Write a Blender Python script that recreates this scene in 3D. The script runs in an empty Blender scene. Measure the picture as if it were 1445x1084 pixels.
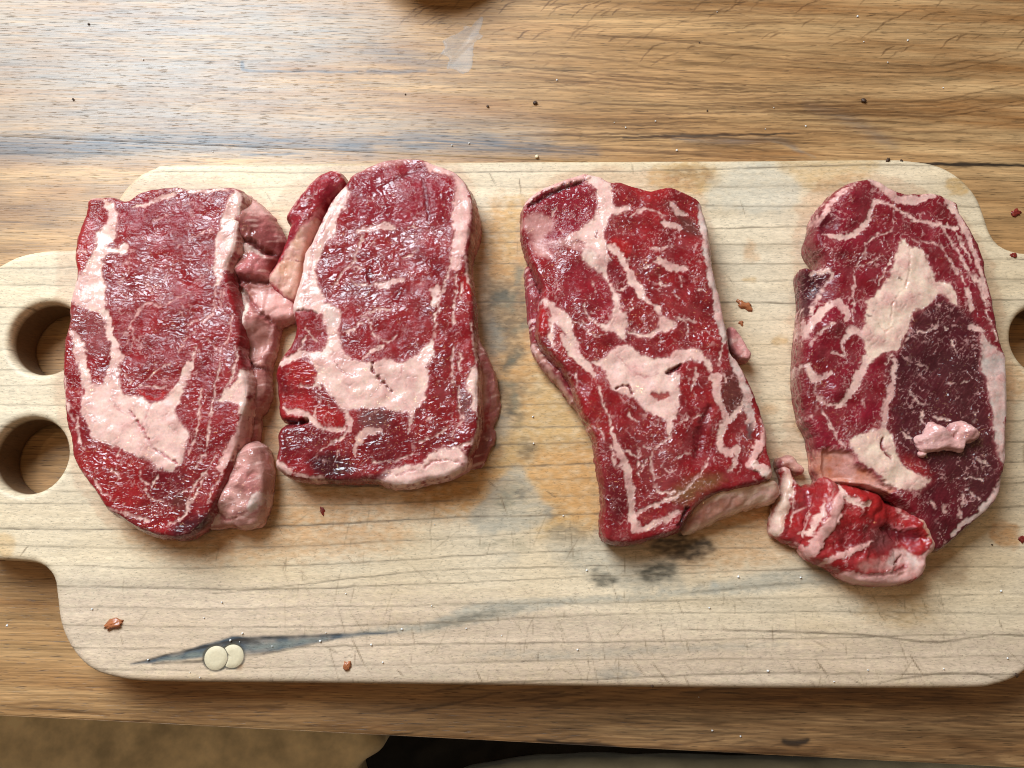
import bpy, math, random
import numpy as np
from mathutils import Vector

random.seed(7)
rng = np.random.default_rng(11)
scene = bpy.context.scene
COL = scene.collection

# ------------------------------------------------------------------ camera
# working unit of the layout maths is the millimetre; meshes are written in metres
BOARD_T = 28.0                    # board thickness
CAM_Z = 448.0                     # camera above the table top
TILT = math.radians(10.9)
FPX = 1091.0                      # focal length in photograph pixels (1445 wide)
cam_d = bpy.data.cameras.new('camera')
cam = bpy.data.objects.new('camera', cam_d)
COL.objects.link(cam)
cam.location = (0, 0, CAM_Z / 1000)
cam.rotation_euler = (TILT, 0, 0)
cam_d.sensor_width = 36.0
cam_d.lens = 36.0 * FPX / 1445.0
cam_d.clip_start = 0.01
cam_d.clip_end = 50
scene.camera = cam

# ------------------------------------------------------------------ light
world = bpy.data.worlds.new('World')
scene.world = world
world.use_nodes = True
wb = world.node_tree.nodes['Background']
wb.inputs[0].default_value = (1.0, 0.80, 0.62, 1)
wb.inputs[1].default_value = 0.13

def area(name, loc, target, sx, sy, power, color):
    d = bpy.data.lights.new(name, 'AREA')
    d.shape = 'RECTANGLE'
    d.size, d.size_y = sx, sy
    d.energy = power
    d.color = color
    o = bpy.data.objects.new(name, d)
    COL.objects.link(o)
    o.location = loc
    o.rotation_euler = (Vector(target) - Vector(loc)).to_track_quat('-Z', 'Y').to_euler()
    return o

area('window_light', (-0.60, 0.92, 1.02), (-0.05, 0.05, 0), 0.72, 0.85, 36.5, (0.80, 0.91, 1.0))
for lx, ly in ((-0.88, 0.12), (0.32, 0.13)):
    d = bpy.data.lights.new('ceiling_lamp', 'POINT')
    d.energy = 7.0
    d.color = (1.0, 0.66, 0.30)
    d.shadow_soft_size = 0.05
    o = bpy.data.objects.new('ceiling_lamp', d)
    COL.objects.link(o)
    o.location = (lx, ly, 1.75)

vs = scene.view_settings
vs.view_transform = 'Standard'
vs.look = 'None'
vs.exposure = 0.0
vs.gamma = 1.0
vs.use_curve_mapping = False

# ------------------------------------------------------------------ maths helpers
CT, ST = math.cos(TILT), math.sin(TILT)

def plane(pts, z):
    """photograph pixels -> millimetres on the horizontal plane at height z"""
    p = np.asarray(pts, float).reshape(-1, 2)
    x = (p[:, 0] - 722.5) / FPX
    y = -(p[:, 1] - 542.0) / FPX
    wy = y * CT + ST
    wz = y * ST - CT
    t = (z - CAM_Z) / wz
    return np.stack([x * t, wy * t], 1)

def zoomed(x0, y0, s):
    return lambda pts: [(x0 + a / s, y0 + b / s) for a, b in pts]

A_ = zoomed(70, 240, 4.1706); B_ = zoomed(70, 490, 3.8706)
C_ = zoomed(370, 210, 4.25);  D_ = zoomed(370, 440, 4.1706)
E_ = zoomed(720, 230, 4.0147); F_ = zoomed(780, 480, 3.6147)
G_ = zoomed(1090, 230, 3.738); H_ = zoomed(1080, 510, 3.285)
J_ = zoomed(1080, 600, 4.515); K_ = zoomed(310, 300, 5.417)
L_ = zoomed(620, 380, 3.5)
P_ = lambda pts: list(pts)
PPMM = 2.55                       # photograph pixels per millimetre on the steaks

PERM = np.random.default_rng(5).permutation(1024).astype(np.int32)
GANG = np.random.default_rng(6).uniform(0, 2 * math.pi, 1024)
GX, GY = np.cos(GANG), np.sin(GANG)

def noise(x, y, seed=0):
    """gradient noise, about -0.7..0.7"""
    x = np.asarray(x, float) + (seed * 37.17) % 911; y = np.asarray(y, float) + (seed * 91.31) % 883
    ix = np.floor(x).astype(np.int32); iy = np.floor(y).astype(np.int32)
    fx = x - ix; fy = y - iy
    u = fx * fx * fx * (fx * (fx * 6 - 15) + 10)
    v = fy * fy * fy * (fy * (fy * 6 - 15) + 10)
    p0 = PERM[ix & 1023]; p1 = PERM[(ix + 1) & 1023]
    def g(p, a, b):
        k = PERM[(p + iy + b) & 1023]
        return GX[k] * (fx - a) + GY[k] * (fy - b)
    n0 = g(p0, 0, 0) * (1 - u) + g(p1, 1, 0) * u
    n1 = g(p0, 0, 1) * (1 - u) + g(p1, 1, 1) * u
    return n0 * (1 - v) + n1 * v

def fbm(x, y, seed=0, oct=3):
    s = 0; a = 1.0
    for k in range(oct):
        s = s + a * noise(x * 2 ** k + 17.3 * k, y * 2 ** k - 9.1 * k, seed + k)
        a *= 0.5
    return s

def sstep(a, b, x):
    t = np.clip((x - a) / (b - a), 0, 1)
    return t * t * (3 - 2 * t)

def catmull(p, closed=True, step=1.2):
    p = np.asarray(p, float)
    n = len(p)
    out = []
    rngk = range(n) if closed else range(n - 1)
    for i in rngk:
        if closed:
            a, b, c, d = p[(i - 1) % n], p[i], p[(i + 1) % n], p[(i + 2) % n]
        else:
            a, b, c, d = p[max(i - 1, 0)], p[i], p[i + 1], p[min(i + 2, n - 1)]
        m = max(2, int(np.hypot(*(c - b)) / step))
        t = np.linspace(0, 1, m, endpoint=False)[:, None]
        out.append(0.5 * ((2 * b) + (c - a) * t + (2 * a - 5 * b + 4 * c - d) * t ** 2 + (3 * b - a - 3 * c + d) * t ** 3))
    if not closed:
        out.append(p[-1:])
    return np.concatenate(out)

def seg_dist(P, a, b):
    d = b - a
    L = max(float(d @ d), 1e-9)
    t = np.clip(((P - a) @ d) / L, 0, 1)
    q = a + t[:, None] * d
    return np.hypot(P[:, 0] - q[:, 0], P[:, 1] - q[:, 1]), t, q

def poly_sd(P, poly, want_near=False):
    """signed distance, positive inside"""
    n = len(poly)
    best = np.full(len(P), 1e9)
    near = np.zeros_like(P) if want_near else None
    inside = np.zeros(len(P), bool)
    for i in range(n):
        a, b = poly[i], poly[(i + 1) % n]
        d, t, q = seg_dist(P, a, b)
        m = d < best
        best[m] = d[m]
        if want_near:
            near[m] = q[m]
        if a[1] != b[1]:
            c = (a[1] > P[:, 1]) != (b[1] > P[:, 1])
            xi = (b[0] - a[0]) * (P[:, 1] - a[1]) / (b[1] - a[1]) + a[0]
            inside ^= c & (P[:, 0] < xi)
    sd = np.where(inside, best, -best)
    return (sd, near) if want_near else sd

def box_mask(P, q, pad):
    lo = q.min(0) - pad; hi = q.max(0) + pad
    return np.nonzero((P[:, 0] > lo[0]) & (P[:, 0] < hi[0]) & (P[:, 1] > lo[1]) & (P[:, 1] < hi[1]))[0]

def stroke_d(P, pts, widths):
    """distance to the polyline minus its half width (negative inside)"""
    n = len(pts)
    w = np.interp(np.linspace(0, 1, n), np.linspace(0, 1, len(widths)), widths) * 0.5
    best = np.full(len(P), 1e9)
    for i in range(n - 1):
        d, t, _ = seg_dist(P, pts[i], pts[i + 1])
        best = np.minimum(best, d - (w[i] * (1 - t) + w[i + 1] * t))
    return best

# ------------------------------------------------------------------ colours (linear base colours)
def s2l(r, g, b):
    c = np.array([r, g, b]) / 255.0
    return np.where(c <= 0.04045, c / 12.92, ((c + 0.055) / 1.055) ** 2.4)

PAL = {
    'meat':    s2l(148, 33, 36), 'meat2':  s2l(110, 21, 26), 'red':   s2l(164, 34, 34),
    'deep':    s2l(92, 22, 30),  'brown':  s2l(96, 52, 46),  'dark':  s2l(58, 22, 28),
    'purple':  s2l(136, 33, 46), 'magenta': s2l(132, 30, 44), 'dry':  s2l(72, 29, 33),
    'greymeat': s2l(108, 72, 70), 'pinkmeat': s2l(186, 104, 104), 'brownmeat': s2l(134, 58, 58),
    'fat':     s2l(238, 192, 181), 'fat2':  s2l(232, 202, 178), 'white': s2l(232, 206, 192),
    'greyfat': s2l(206, 184, 172), 'tanfat': s2l(206, 156, 128), 'orangefat': s2l(190, 110, 74),
    'pinkfat': s2l(224, 166, 156), 'mauve': s2l(176, 120, 106), 'lilac': s2l(230, 180, 174),
    'ochre':   s2l(120, 84, 50),
}
FATTY = {'fat', 'fat2', 'white', 'greyfat', 'tanfat', 'orangefat', 'pinkfat', 'mauve', 'lilac'}

# ------------------------------------------------------------------ paint
class Paint:
    """local colours of one cut of meat: list of regions and strands laid on the plane z"""
    def __init__(self, z, base=('meat', 'meat2'), marble=0.5, seed=0, angle=0.0, wall='fat', wall_amt=0.5):
        self.z = z; self.base = base; self.marble = marble; self.seed = seed
        self.items = []; self.parts = []; self.angle = angle; self.wall = wall; self.wall_amt = wall_amt
    def poly(self, pts, color='fat', soft=0.35, alpha=1.0, dz=0.0, part=None, rough=0.5):
        q = catmull(plane(pts, self.z), True, 2.2)
        self.items.append(('poly', q, color, soft, alpha, dz, rough))
        if part:
            self.parts.append((part, q))
        return self
    def line(self, pts, w, color='fat', soft=0.3, alpha=1.0, dz=0.0, rough=0.35):
        """w = width(s) in photograph pixels"""
        q = catmull(plane(pts, self.z), False, 3.5)
        ww = [x / PPMM for x in (w if isinstance(w, (list, tuple)) else [w])]
        if color in FATTY and max(ww) * PPMM < 8.5:
            ww = [x * 0.72 for x in ww]
        if len(ww) == 1:
            ww = [ww[0] * 0.7, ww[0], ww[0] * 0.7]
        self.items.append(('line', q, color, soft, alpha, dz, rough, ww))
        return self
    def eval(self, P):
        s = self.seed
        x, y = P[:, 0], P[:, 1]
        n1 = fbm(x / 14, y / 14, s + 1, 3)
        n2 = fbm(x / 5, y / 5, s + 5, 2)
        ca, sa = math.cos(self.angle), math.sin(self.angle)
        u, v = x * ca + y * sa, -x * sa + y * ca
        grain = noise(u / 4.5, v / 0.9, s + 9)
        c0, c1 = PAL[self.base[0]], PAL[self.base[1]]
        k = np.clip(0.5 + 0.7 * n1 + 0.25 * n2, 0, 1)[:, None]
        col = c0 * (1 - k) + c1 * k
        col = col * (1 + 0.20 * grain + 0.14 * n2)[:, None]
        pk = np.clip(0.03 + 0.22 * fbm(x / 9, y / 9, s + 31, 3), 0, 0.35)[:, None]
        col = col * (1 - pk) + PAL['pinkmeat'] * pk
        fat = np.zeros(len(P)); dz = np.zeros(len(P))
        wx = x + 1.7 * noise(x / 7, y / 7, s + 11) + 1.2 * noise(x / 2.6, y / 2.6, s + 12) + 0.5 * noise(x / 1.1, y / 1.1, s + 15)
        wy = y + 1.7 * noise(x / 7, y / 7, s + 13) + 1.2 * noise(x / 2.6, y / 2.6, s + 14) + 0.5 * noise(x / 1.1, y / 1.1, s + 16)
        W = np.stack([wx, wy], 1)
        f1 = fbm(x / 6, y / 6, s + 21, 3); f2 = fbm(x / 2.2, y / 2.2, s + 22, 2)
        fb = fbm(x / 11, y / 11, s + 27, 3)
        vein = sstep(0.07, 0.0, np.abs(noise(wx / 5, wy / 5, s + 71))) * sstep(-0.1, 0.3, fb)
        pore = sstep(0.28, 0.5, noise(x / 1.3, y / 1.3, s + 23))
        def fcol(key, idx):
            c = PAL[key]
            if key in FATTY:
                m = np.clip(0.5 + 0.9 * f1[idx], 0, 1)[:, None]
                alt = PAL['fat2'] if key in ('fat', 'white') else PAL['fat']
                c = c * (1 - 0.45 * m) + alt * 0.45 * m
                blush = np.clip(0.18 + 1.1 * fb[idx] + 0.35 * f2[idx], 0, 0.8)[:, None]
                c = c * (1 - blush) + PAL['pinkfat'] * 0.86 * blush
                return c * (1 - 0.10 * pore[idx] + 0.12 * f2[idx] - 0.16 * vein[idx])[:, None]
            return c * (1 + 0.22 * grain[idx] + 0.2 * n2[idx])[:, None]
        # tone regions first
        for it in [i for i in self.items if i[2] not in FATTY and i[0] == 'poly']:
            idx = box_mask(P, it[1], 6)
            if len(idx) == 0: continue
            sd = poly_sd(W[idx], it[1])
            a = (sstep(-it[3] * 4, it[3] * 4, sd + 1.2 * n2[idx]) * it[4])[:, None]
            col[idx] = col[idx] * (1 - a) + fcol(it[2], idx) * a
            dz[idx] += it[5] * a[:, 0]
        cache = {}
        prox = np.zeros(len(P))
        for k_, it in enumerate(self.items):
            if it[0] == 'poly' and it[2] in FATTY:
                idx = box_mask(P, it[1], 9)
                if len(idx) == 0: continue
                sd = poly_sd(W[idx], it[1])
                cache[k_] = (idx, sd)
                prox[idx] = np.maximum(prox[idx], sstep(-7.5, -0.5, sd))
        # muscle fibres
        mf = sstep(0.12, 0.5, noise(u / 8 + 0.4 * n2, v / 1.0, s + 61)) * sstep(-0.2, 0.3, n1 + 0.2) * 0.12
        col = col * (1 - mf[:, None]) + PAL['pinkmeat'] * mf[:, None]
        if self.marble <= 0:
            st = sstep(0.05, 0.45, noise(u / 9, v / 3.0, s + 63) + 0.4 * n2)[:, None] * 0.5
            col = col * (1 - st) + PAL['brownmeat'] * st
            st = sstep(0.18, 0.5, noise(u / 12 + 3, v / 2.2, s + 65) + 0.3 * n2)[:, None] * 0.7
            col = col * (1 - st) + PAL['fat'] * st
        # fine marbling that nobody traced
        if self.marble > 0:
            r = np.abs(noise(wx / 6.5, wy / 6.5, s + 41) + 0.35 * noise(wx / 2.4, wy / 2.4, s + 42))
            pres = sstep(0.02, 0.34, fbm(x / 11, y / 11, s + 43, 2) + 0.30 * (self.marble - 0.5) + 0.20 * prox)
            m = sstep(0.060, 0.012, r) * pres
            r2 = np.abs(noise(u / 9 + 5, v / 3.0, s + 45) + 0.3 * noise(wx / 2, wy / 2, s + 46))
            m = np.maximum(m, 0.45 * sstep(0.045, 0.008, r2) * sstep(0.05, 0.35, noise(x / 9, y / 9, s + 47) + 0.15 * self.marble))
            fl = sstep(0.34, 0.46, noise(wx / 1.7, wy / 1.3, s + 48)) * sstep(-0.1, 0.4, noise(x / 8, y / 8, s + 49))
            r3 = np.abs(noise(wx / 3.6, wy / 3.6, s + 51) + 0.4 * noise(wx / 1.5, wy / 1.5, s + 52))
            m = np.maximum(m, 0.8 * sstep(0.055, 0.01, r3) * sstep(0.08, 0.4, noise(x / 13, y / 13, s + 53) + 0.25 * (self.marble - 0.4) + 0.18 * prox))
            m = np.maximum(m, 0.5 * fl) * min(1.0, 0.30 + 0.42 * self.marble)
            col = col * (1 - m[:, None]) + (PAL['fat'] * 0.55 + PAL['pinkmeat'] * 0.40) * m[:, None]
            fat = np.maximum(fat, 0.7 * m)
            dz += 0.12 * m
        for k_, it in enumerate(self.items):
            kind, q, key = it[0], it[1], it[2]
            if kind == 'poly':
                if k_ not in cache: continue
                idx, sd = cache[k_]
            else:
                idx = box_mask(P, q, 5)
                if len(idx) == 0: continue
                sd = -stroke_d(W[idx] if it[5] >= 0 else P[idx] + 0.4 * (W[idx] - P[idx]), q, it[7])
            wd = it[3] * (2.1 if kind == 'poly' else 1.7)
            a = sstep(-wd, wd, sd + 1.0 * f2[idx]) * it[4]
            if kind == 'line' and key in FATTY:
                if max(it[7]) * PPMM >= 6.5:
                    a = a * np.clip(0.95 + 0.4 * f1[idx], 0.55, 1)
                else:
                    a = a * np.clip(0.76 + 0.8 * f1[idx] + 0.35 * f2[idx], 0.15, 1)
            if kind == 'poly' and key in FATTY:
                ah = (sstep(-2.2, 0.4, sd + 0.7 * f2[idx]) * 0.5 * it[4])[:, None]
                col[idx] = col[idx] * (1 - ah) + PAL['pinkmeat'] * 0.85 * ah
            am = a[:, None]
            col[idx] = col[idx] * (1 - am) + fcol(key, idx) * am
            fat[idx] = fat[idx] * (1 - a) + (a if key in FATTY else 0)
            dz[idx] += it[5] * (0.35 if it[5] > 0 and kind == 'poly' else 1.0) * a
        dz = dz + fat * (0.6 * fb + 0.15 * f1 - 0.3 * vein)
        return np.clip(col, 0.002, 1), np.clip(fat, 0, 1), dz

# ------------------------------------------------------------------ mesh helpers
def make_obj(name, me, mat, parent=None):
    o = bpy.data.objects.new(name, me)
    COL.objects.link(o)
    if mat is not None and len(me.materials) == 0:
        me.materials.append(mat)
    if parent is not None:
        o.parent = parent
    return o

def mesh_arrays(name, verts_mm, faces, ngon=None, smooth=True):
    """faces: (n,4) int array; degenerate third==fourth allowed as a triangle marker -1"""
    me = bpy.data.meshes.new(name)
    nv = len(verts_mm)
    me.vertices.add(nv)
    me.vertices.foreach_set('co', (np.asarray(verts_mm, np.float32) * 0.001).ravel())
    faces = np.asarray(faces, np.int32)
    loops = faces.ravel()
    starts = np.arange(len(faces)) * 4
    totals = np.full(len(faces), 4)
    for g in (ngon or []):
        starts = np.append(starts, len(loops)); totals = np.append(totals, len(g))
        loops = np.concatenate([loops, np.asarray(g, np.int32)])
    me.loops.add(len(loops))
    me.loops.foreach_set('vertex_index', loops.astype(np.int32))
    me.polygons.add(len(starts))
    me.polygons.foreach_set('loop_start', starts.astype(np.int32))
    me.polygons.foreach_set('loop_total', totals.astype(np.int32))
    if smooth:
        me.polygons.foreach_set('use_smooth', np.ones(len(starts), bool))
    me.update(calc_edges=True)
    me.validate()
    return me

def set_attrs(me, col, **floats):
    a = me.attributes.new('col', 'FLOAT_COLOR', 'POINT')
    rgba = np.ones((len(col), 4), np.float32); rgba[:, :3] = col
    a.data.foreach_set('color', rgba.ravel())
    for k, v in floats.items():
        f = me.attributes.new(k, 'FLOAT', 'POINT')
        f.data.foreach_set('value', np.asarray(v, np.float32))

def grid_region(sdf, lo, hi, h, band=2.0):
    """quads filling the region sdf>0, boundary snapped; returns verts, faces, loops, dist"""
    nx = int((hi[0] - lo[0]) / h) + 2; ny = int((hi[1] - lo[1]) / h) + 2
    X, Y = np.meshgrid(lo[0] + h * np.arange(nx), lo[1] + h * np.arange(ny), indexing='ij')
    P = np.stack([X.ravel(), Y.ravel()], 1)
    st = 6                                   # coarse pass, then exact distances only near the rim
    ci = np.arange(0, nx + st, st); cj = np.arange(0, ny + st, st)
    CX, CY = np.meshgrid(lo[0] + h * ci, lo[1] + h * cj, indexing='ij')
    cs, _ = sdf(np.stack([CX.ravel(), CY.ravel()], 1))
    cs = cs.reshape(len(ci), len(cj))
    gi = np.arange(nx) / st; gj = np.arange(ny) / st
    i0 = gi.astype(int); j0 = gj.astype(int); fi = (gi - i0)[:, None]; fj = (gj - j0)[None, :]
    q00 = cs[np.ix_(i0, j0)]; q10 = cs[np.ix_(i0 + 1, j0)]; q01 = cs[np.ix_(i0, j0 + 1)]; q11 = cs[np.ix_(i0 + 1, j0 + 1)]
    sd = ((q00 * (1 - fi) + q10 * fi) * (1 - fj) + (q01 * (1 - fi) + q11 * fi) * fj).ravel()
    near = P.copy()
    ex = np.nonzero((sd > -3 * st * h) & (sd < band + 1.5 * st * h))[0]
    sd[ex], near[ex] = sdf(P[ex])
    S = sd.reshape(nx, ny)
    cc = 0.25 * (S[:-1, :-1] + S[1:, :-1] + S[:-1, 1:] + S[1:, 1:])
    M = cc > 0
    for _ in range(6):
        a, b, c, d = M[:-1, :-1], M[1:, :-1], M[:-1, 1:], M[1:, 1:]
        p1 = a & d & ~b & ~c; p2 = b & c & ~a & ~d
        if not (p1.any() or p2.any()): break
        M[1:, :-1] |= p1; M[:-1, :-1] |= p2
    I, Jj = np.nonzero(M)
    vid = lambda i, j: i * ny + j
    F = np.stack([vid(I, Jj), vid(I + 1, Jj), vid(I + 1, Jj + 1), vid(I, Jj + 1)], 1)
    used = np.unique(F)
    remap = np.full(nx * ny, -1); remap[used] = np.arange(len(used))
    F = remap[F]; P = P[used]; sd = sd[used].copy(); near = near[used]
    e = np.concatenate([F[:, [0, 1]], F[:, [1, 2]], F[:, [2, 3]], F[:, [3, 0]]])
    n = len(P)
    key = e[:, 0].astype(np.int64) * n + e[:, 1]
    rev = e[:, 1].astype(np.int64) * n + e[:, 0]
    bd = e[~np.isin(key, rev)]
    bv = np.unique(bd)
    P[bv] = near[bv]; sd[bv] = 0
    nxt = dict(zip(bd[:, 0].tolist(), bd[:, 1].tolist()))
    loops = []
    while nxt:
        s0 = next(iter(nxt)); L = []
        c = s0
        while c in nxt:
            L.append(c); c = nxt.pop(c)
        if len(L) > 3: loops.append(np.array(L))
    return P, F, loops, np.maximum(sd, 0)

def loop_normals(Q, k=3):
    t = np.roll(Q, -k, 0) - np.roll(Q, k, 0)
    nrm = np.stack([t[:, 1], -t[:, 0]], 1)
    nrm /= np.maximum(np.linalg.norm(nrm, axis=1), 1e-6)[:, None]
    for _ in range(3):
        nrm = (np.roll(nrm, 1, 0) + nrm + np.roll(nrm, -1, 0))
        nrm /= np.maximum(np.linalg.norm(nrm, axis=1), 1e-6)[:, None]
    return nrm

def rounding(d, r):
    t = np.clip(1 - d / r, 0, 1)
    return 1 - np.sqrt(np.clip(1 - t ** 2.2, 0, 1))

def slab(name, parent, mat, outline, paint, zb, top, r_edge, h=0.55, rows=18, bulge=1.2, flare=None,
         jitter=0.5, seed=0, lump=0.6, fold=0.0, wall=None):
    """a soft solid piece of meat: top surface over the outline, rounded rim, bulging side down to zb.
       top: number or function(P)->height"""
    out = catmull(outline, True, 1.6)
    if jitter:
        nn = loop_normals(out, 2)
        out = out + nn * (jitter * (fbm(out[:, 0] / 5, out[:, 1] / 5, seed + 3, 2)))[:, None]
    sdf = lambda P: poly_sd(P, out, True)
    P, F, loops, d = grid_region(sdf, out.min(0) - 1, out.max(0) + 1, h, r_edge)
    col, fat, dz = paint.eval(P)
    base = top(P) if callable(top) else np.full(len(P), float(top))
    re = np.minimum(r_edge, np.maximum(base - zb, 0.5))
    lumps = lump * (fbm(P[:, 0] / 16, P[:, 1] / 16, seed + 7, 2) * 1.6 + 0.28 * fbm(P[:, 0] / 5, P[:, 1] / 5, seed + 8, 2))
    if fold:
        fr = np.abs(noise(P[:, 0] / 7 + 0.5 * noise(P[:, 0] / 5, P[:, 1] / 5, seed + 41), P[:, 1] / 11, seed + 42))
        lumps = lumps + fold * (np.minimum(fr, 0.35) / 0.35 - 0.6)
    inner = sstep(0, r_edge * 0.8, d)
    z = base - re * 0.8 * rounding(d, re) + lumps * inner + dz * inner
    V = [np.column_stack([P, z])]; FF = [F]; CC = [col]; FA = [fat]; N = len(P); caps = []
    for L in loops:
        Q = P[L]; nrm = loop_normals(Q); zr = z[L]; m = len(L)
        fl = flare(Q) if flare else np.zeros(m)
        s = np.arange(m) * h
        prev = L
        T = np.repeat(np.arange(1, rows + 1) / rows, m)
        Q2 = np.tile(Q, (rows, 1)); N2 = np.tile(nrm, (rows, 1)); s2 = np.tile(s, rows); z2 = np.tile(zr, rows); f2 = np.tile(fl, rows)
        zz = z2 + (zb - z2) * T
        off = bulge * np.sin(math.pi * np.minimum(1, T * 1.05) ** 0.8) + f2 * T ** 1.3
        off = off + (0.9 * noise(s2 / 5.0, zz / 3.0, seed + 13) + 0.5 * noise(s2 / 2.0, zz / 1.6, seed + 14)) * np.sin(math.pi * np.minimum(T, 0.999)) ** 0.6
        V.append(np.column_stack([Q2 + N2 * off[:, None], zz]))
        probe = Q2 - N2 * (0.6 + 1.2 * T)[:, None] + 2.2 * np.column_stack([noise(s2 / 4, zz / 2.2, seed + 15), noise(s2 / 4, zz / 2.2, seed + 16)])
        c2, fa2, _ = paint.eval(probe)
        wk, wa = wall if wall else (paint.wall, paint.wall_amt)
        wmix = (np.clip(wa + 0.9 * noise(s2 / 9, zz / 5, seed + 17) + 0.4 * noise(s2 / 2.5, zz / 2, seed + 18), 0, 1) * np.minimum(1, T * 5))[:, None]
        wc = PAL[wk] * (1 + 0.25 * noise(s2 / 3, zz / 1.5, seed + 19))[:, None]
        CC.append(np.clip(c2 * (1 - wmix) + wc * wmix, 0.002, 1)); FA.append(np.maximum(fa2, wmix[:, 0] * (1.0 if wk in FATTY else 0)))
        for r in range(rows):
            ids = N + np.arange(m)
            FF.append(np.stack([np.roll(prev, -1), prev, ids, np.roll(ids, -1)], 1))
            prev = ids; N += m
        caps.append(prev[::-1])
    V = np.concatenate(V); FF = np.concatenate(FF)
    me = mesh_arrays(name, V, FF, caps)
    set_attrs(me, np.concatenate(CC), fat=np.concatenate(FA))
    o = make_obj(name, me, mat, parent)
    ztop = lambda PP: (top(PP) if callable(top) else np.full(len(PP), float(top)))
    out_c = catmull(outline, True, 2.5)
    def surface(PP, dzz):
        """height of this piece's top over the points PP (including rim and lumps)"""
        sd = np.maximum(poly_sd(PP, out), 0)
        b = ztop(PP); rr = np.minimum(r_edge, np.maximum(b - zb, 0.5))
        lm = lump * (fbm(PP[:, 0] / 16, PP[:, 1] / 16, seed + 7, 2) * 1.6 + 0.28 * fbm(PP[:, 0] / 5, PP[:, 1] / 5, seed + 8, 2))
        inn = sstep(0, r_edge * 0.8, sd)
        return b - rr * 0.8 * rounding(sd, rr) + lm * inn + dzz * inn
    return o, surface, out

def fat_parts(paint, parent, mat, surface, outline, h=0.55):
    """every larger piece of fat is a solid of its own, let into the meat and a hair proud of it"""
    for name, q in paint.parts:
        nn = loop_normals(q, 1)
        area2 = np.sum(q[:, 0] * np.roll(q[:, 1], -1) - np.roll(q[:, 0], -1) * q[:, 1])
        if area2 < 0: nn = -nn
        g = q + nn * 1.6
        def sdf(P):
            sd, near = poly_sd(P, g, True)
            so, no = poly_sd(P, outline, True)
            so = so - 0.7
            m = so < sd
            near = near.copy(); near[m] = no[m] + (P[m] - no[m]) * np.clip(0.7 / np.maximum(np.abs(so[m] + 0.7), 0.05), 0, 1)[:, None]
            return np.minimum(sd, so), near
        P, F, loops, d = grid_region(sdf, g.min(0) - 1, g.max(0) + 1, h)
        if len(F) < 4: continue
        col, fat, dzz = paint.eval(P)
        z = surface(P, dzz) + 0.12 * sstep(0.3, 2.2, d) - 0.25 * (1 - sstep(0, 0.8, d))
        V = [np.column_stack([P, z])]; FF = [F]; CC = [col]; FA = [fat]; N = len(P); caps = []
        for L in loops:
            m = len(L); ids = N + np.arange(m)
            V.append(np.column_stack([P[L], z[L] - 2.5])); CC.append(col[L]); FA.append(fat[L])
            FF.append(np.stack([np.roll(L, -1), L, ids, np.roll(ids, -1)], 1)); N += m
            caps.append(ids[::-1])
        me = mesh_arrays(name, np.concatenate(V), np.concatenate(FF), caps)
        set_attrs(me, np.concatenate(CC), fat=np.concatenate(FA))
        make_obj(name, me, mat, parent)

def thing(name, label, cat, loc=(0, 0, 0), group=None):
    o = bpy.data.objects.new(name, None)
    COL.objects.link(o)
    o.empty_display_size = 0.02
    o['label'] = label; o['category'] = cat
    if group: o['group'] = group
    return o

def tag(o, label, cat, group=None):
    o['label'] = label; o['category'] = cat
    if group: o['group'] = group
    return o

# ------------------------------------------------------------------ materials
def new_mat(name):
    m = bpy.data.materials.new(name)
    m.use_nodes = True
    nt = m.node_tree
    return m, nt, nt.nodes, nt.links, nt.nodes['Principled BSDF']

def node(nt, kind, **inp):
    n = nt.nodes.new(kind)
    for k, v in inp.items():
        n.inputs[k].default_value = v
    return n

def math_node(nt, op, a, b=None, clamp=False):
    n = nt.nodes.new('ShaderNodeMath'); n.operation = op; n.use_clamp = clamp
    for i, v in enumerate((a, b)):
        if v is None: continue
        if isinstance(v, (int, float)): n.inputs[i].default_value = v
        else: nt.links.new(v, n.inputs[i])
    return n.outputs[0]

def map_range(nt, val, a, b, c, d):
    n = nt.nodes.new('ShaderNodeMapRange')
    nt.links.new(val, n.inputs[0])
    for i, v in enumerate((a, b, c, d)): n.inputs[i + 1].default_value = v
    return n.outputs[0]

def coords(nt, scale, rot=0.0):
    tc = nt.nodes.new('ShaderNodeTexCoord')
    mp = nt.nodes.new('ShaderNodeMapping')
    nt.links.new(tc.outputs['Object'], mp.inputs[0])
    mp.inputs['Scale'].default_value = scale
    mp.inputs['Rotation'].default_value = (0, 0, rot)
    return mp.outputs[0]

def noise_tex(nt, vec, scale, detail=3, rough=0.55, dist=0.0):
    n = nt.nodes.new('ShaderNodeTexNoise')
    nt.links.new(vec, n.inputs['Vector'])
    n.inputs['Scale'].default_value = scale
    n.inputs['Detail'].default_value = detail
    n.inputs['Roughness'].default_value = rough
    n.inputs['Distortion'].default_value = dist
    return n.outputs['Fac']

def mul_color(nt, col, fac):
    m = nt.nodes.new('ShaderNodeMix'); m.data_type = 'RGBA'; m.blend_type = 'MULTIPLY'
    m.inputs[0].default_value = 1.0
    nt.links.new(col, m.inputs[6])
    cmb = nt.nodes.new('ShaderNodeCombineColor')
    for i in range(3): nt.links.new(fac, cmb.inputs[i])
    nt.links.new(cmb.outputs[0], m.inputs[7])
    return m.outputs[2]

def bump(nt, height, strength, dist, normal=None):
    b = nt.nodes.new('ShaderNodeBump')
    b.inputs['Strength'].default_value = strength
    b.inputs['Distance'].default_value = dist
    nt.links.new(height, b.inputs['Height'])
    if normal is not None: nt.links.new(normal, b.inputs['Normal'])
    return b.outputs[0]

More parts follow.
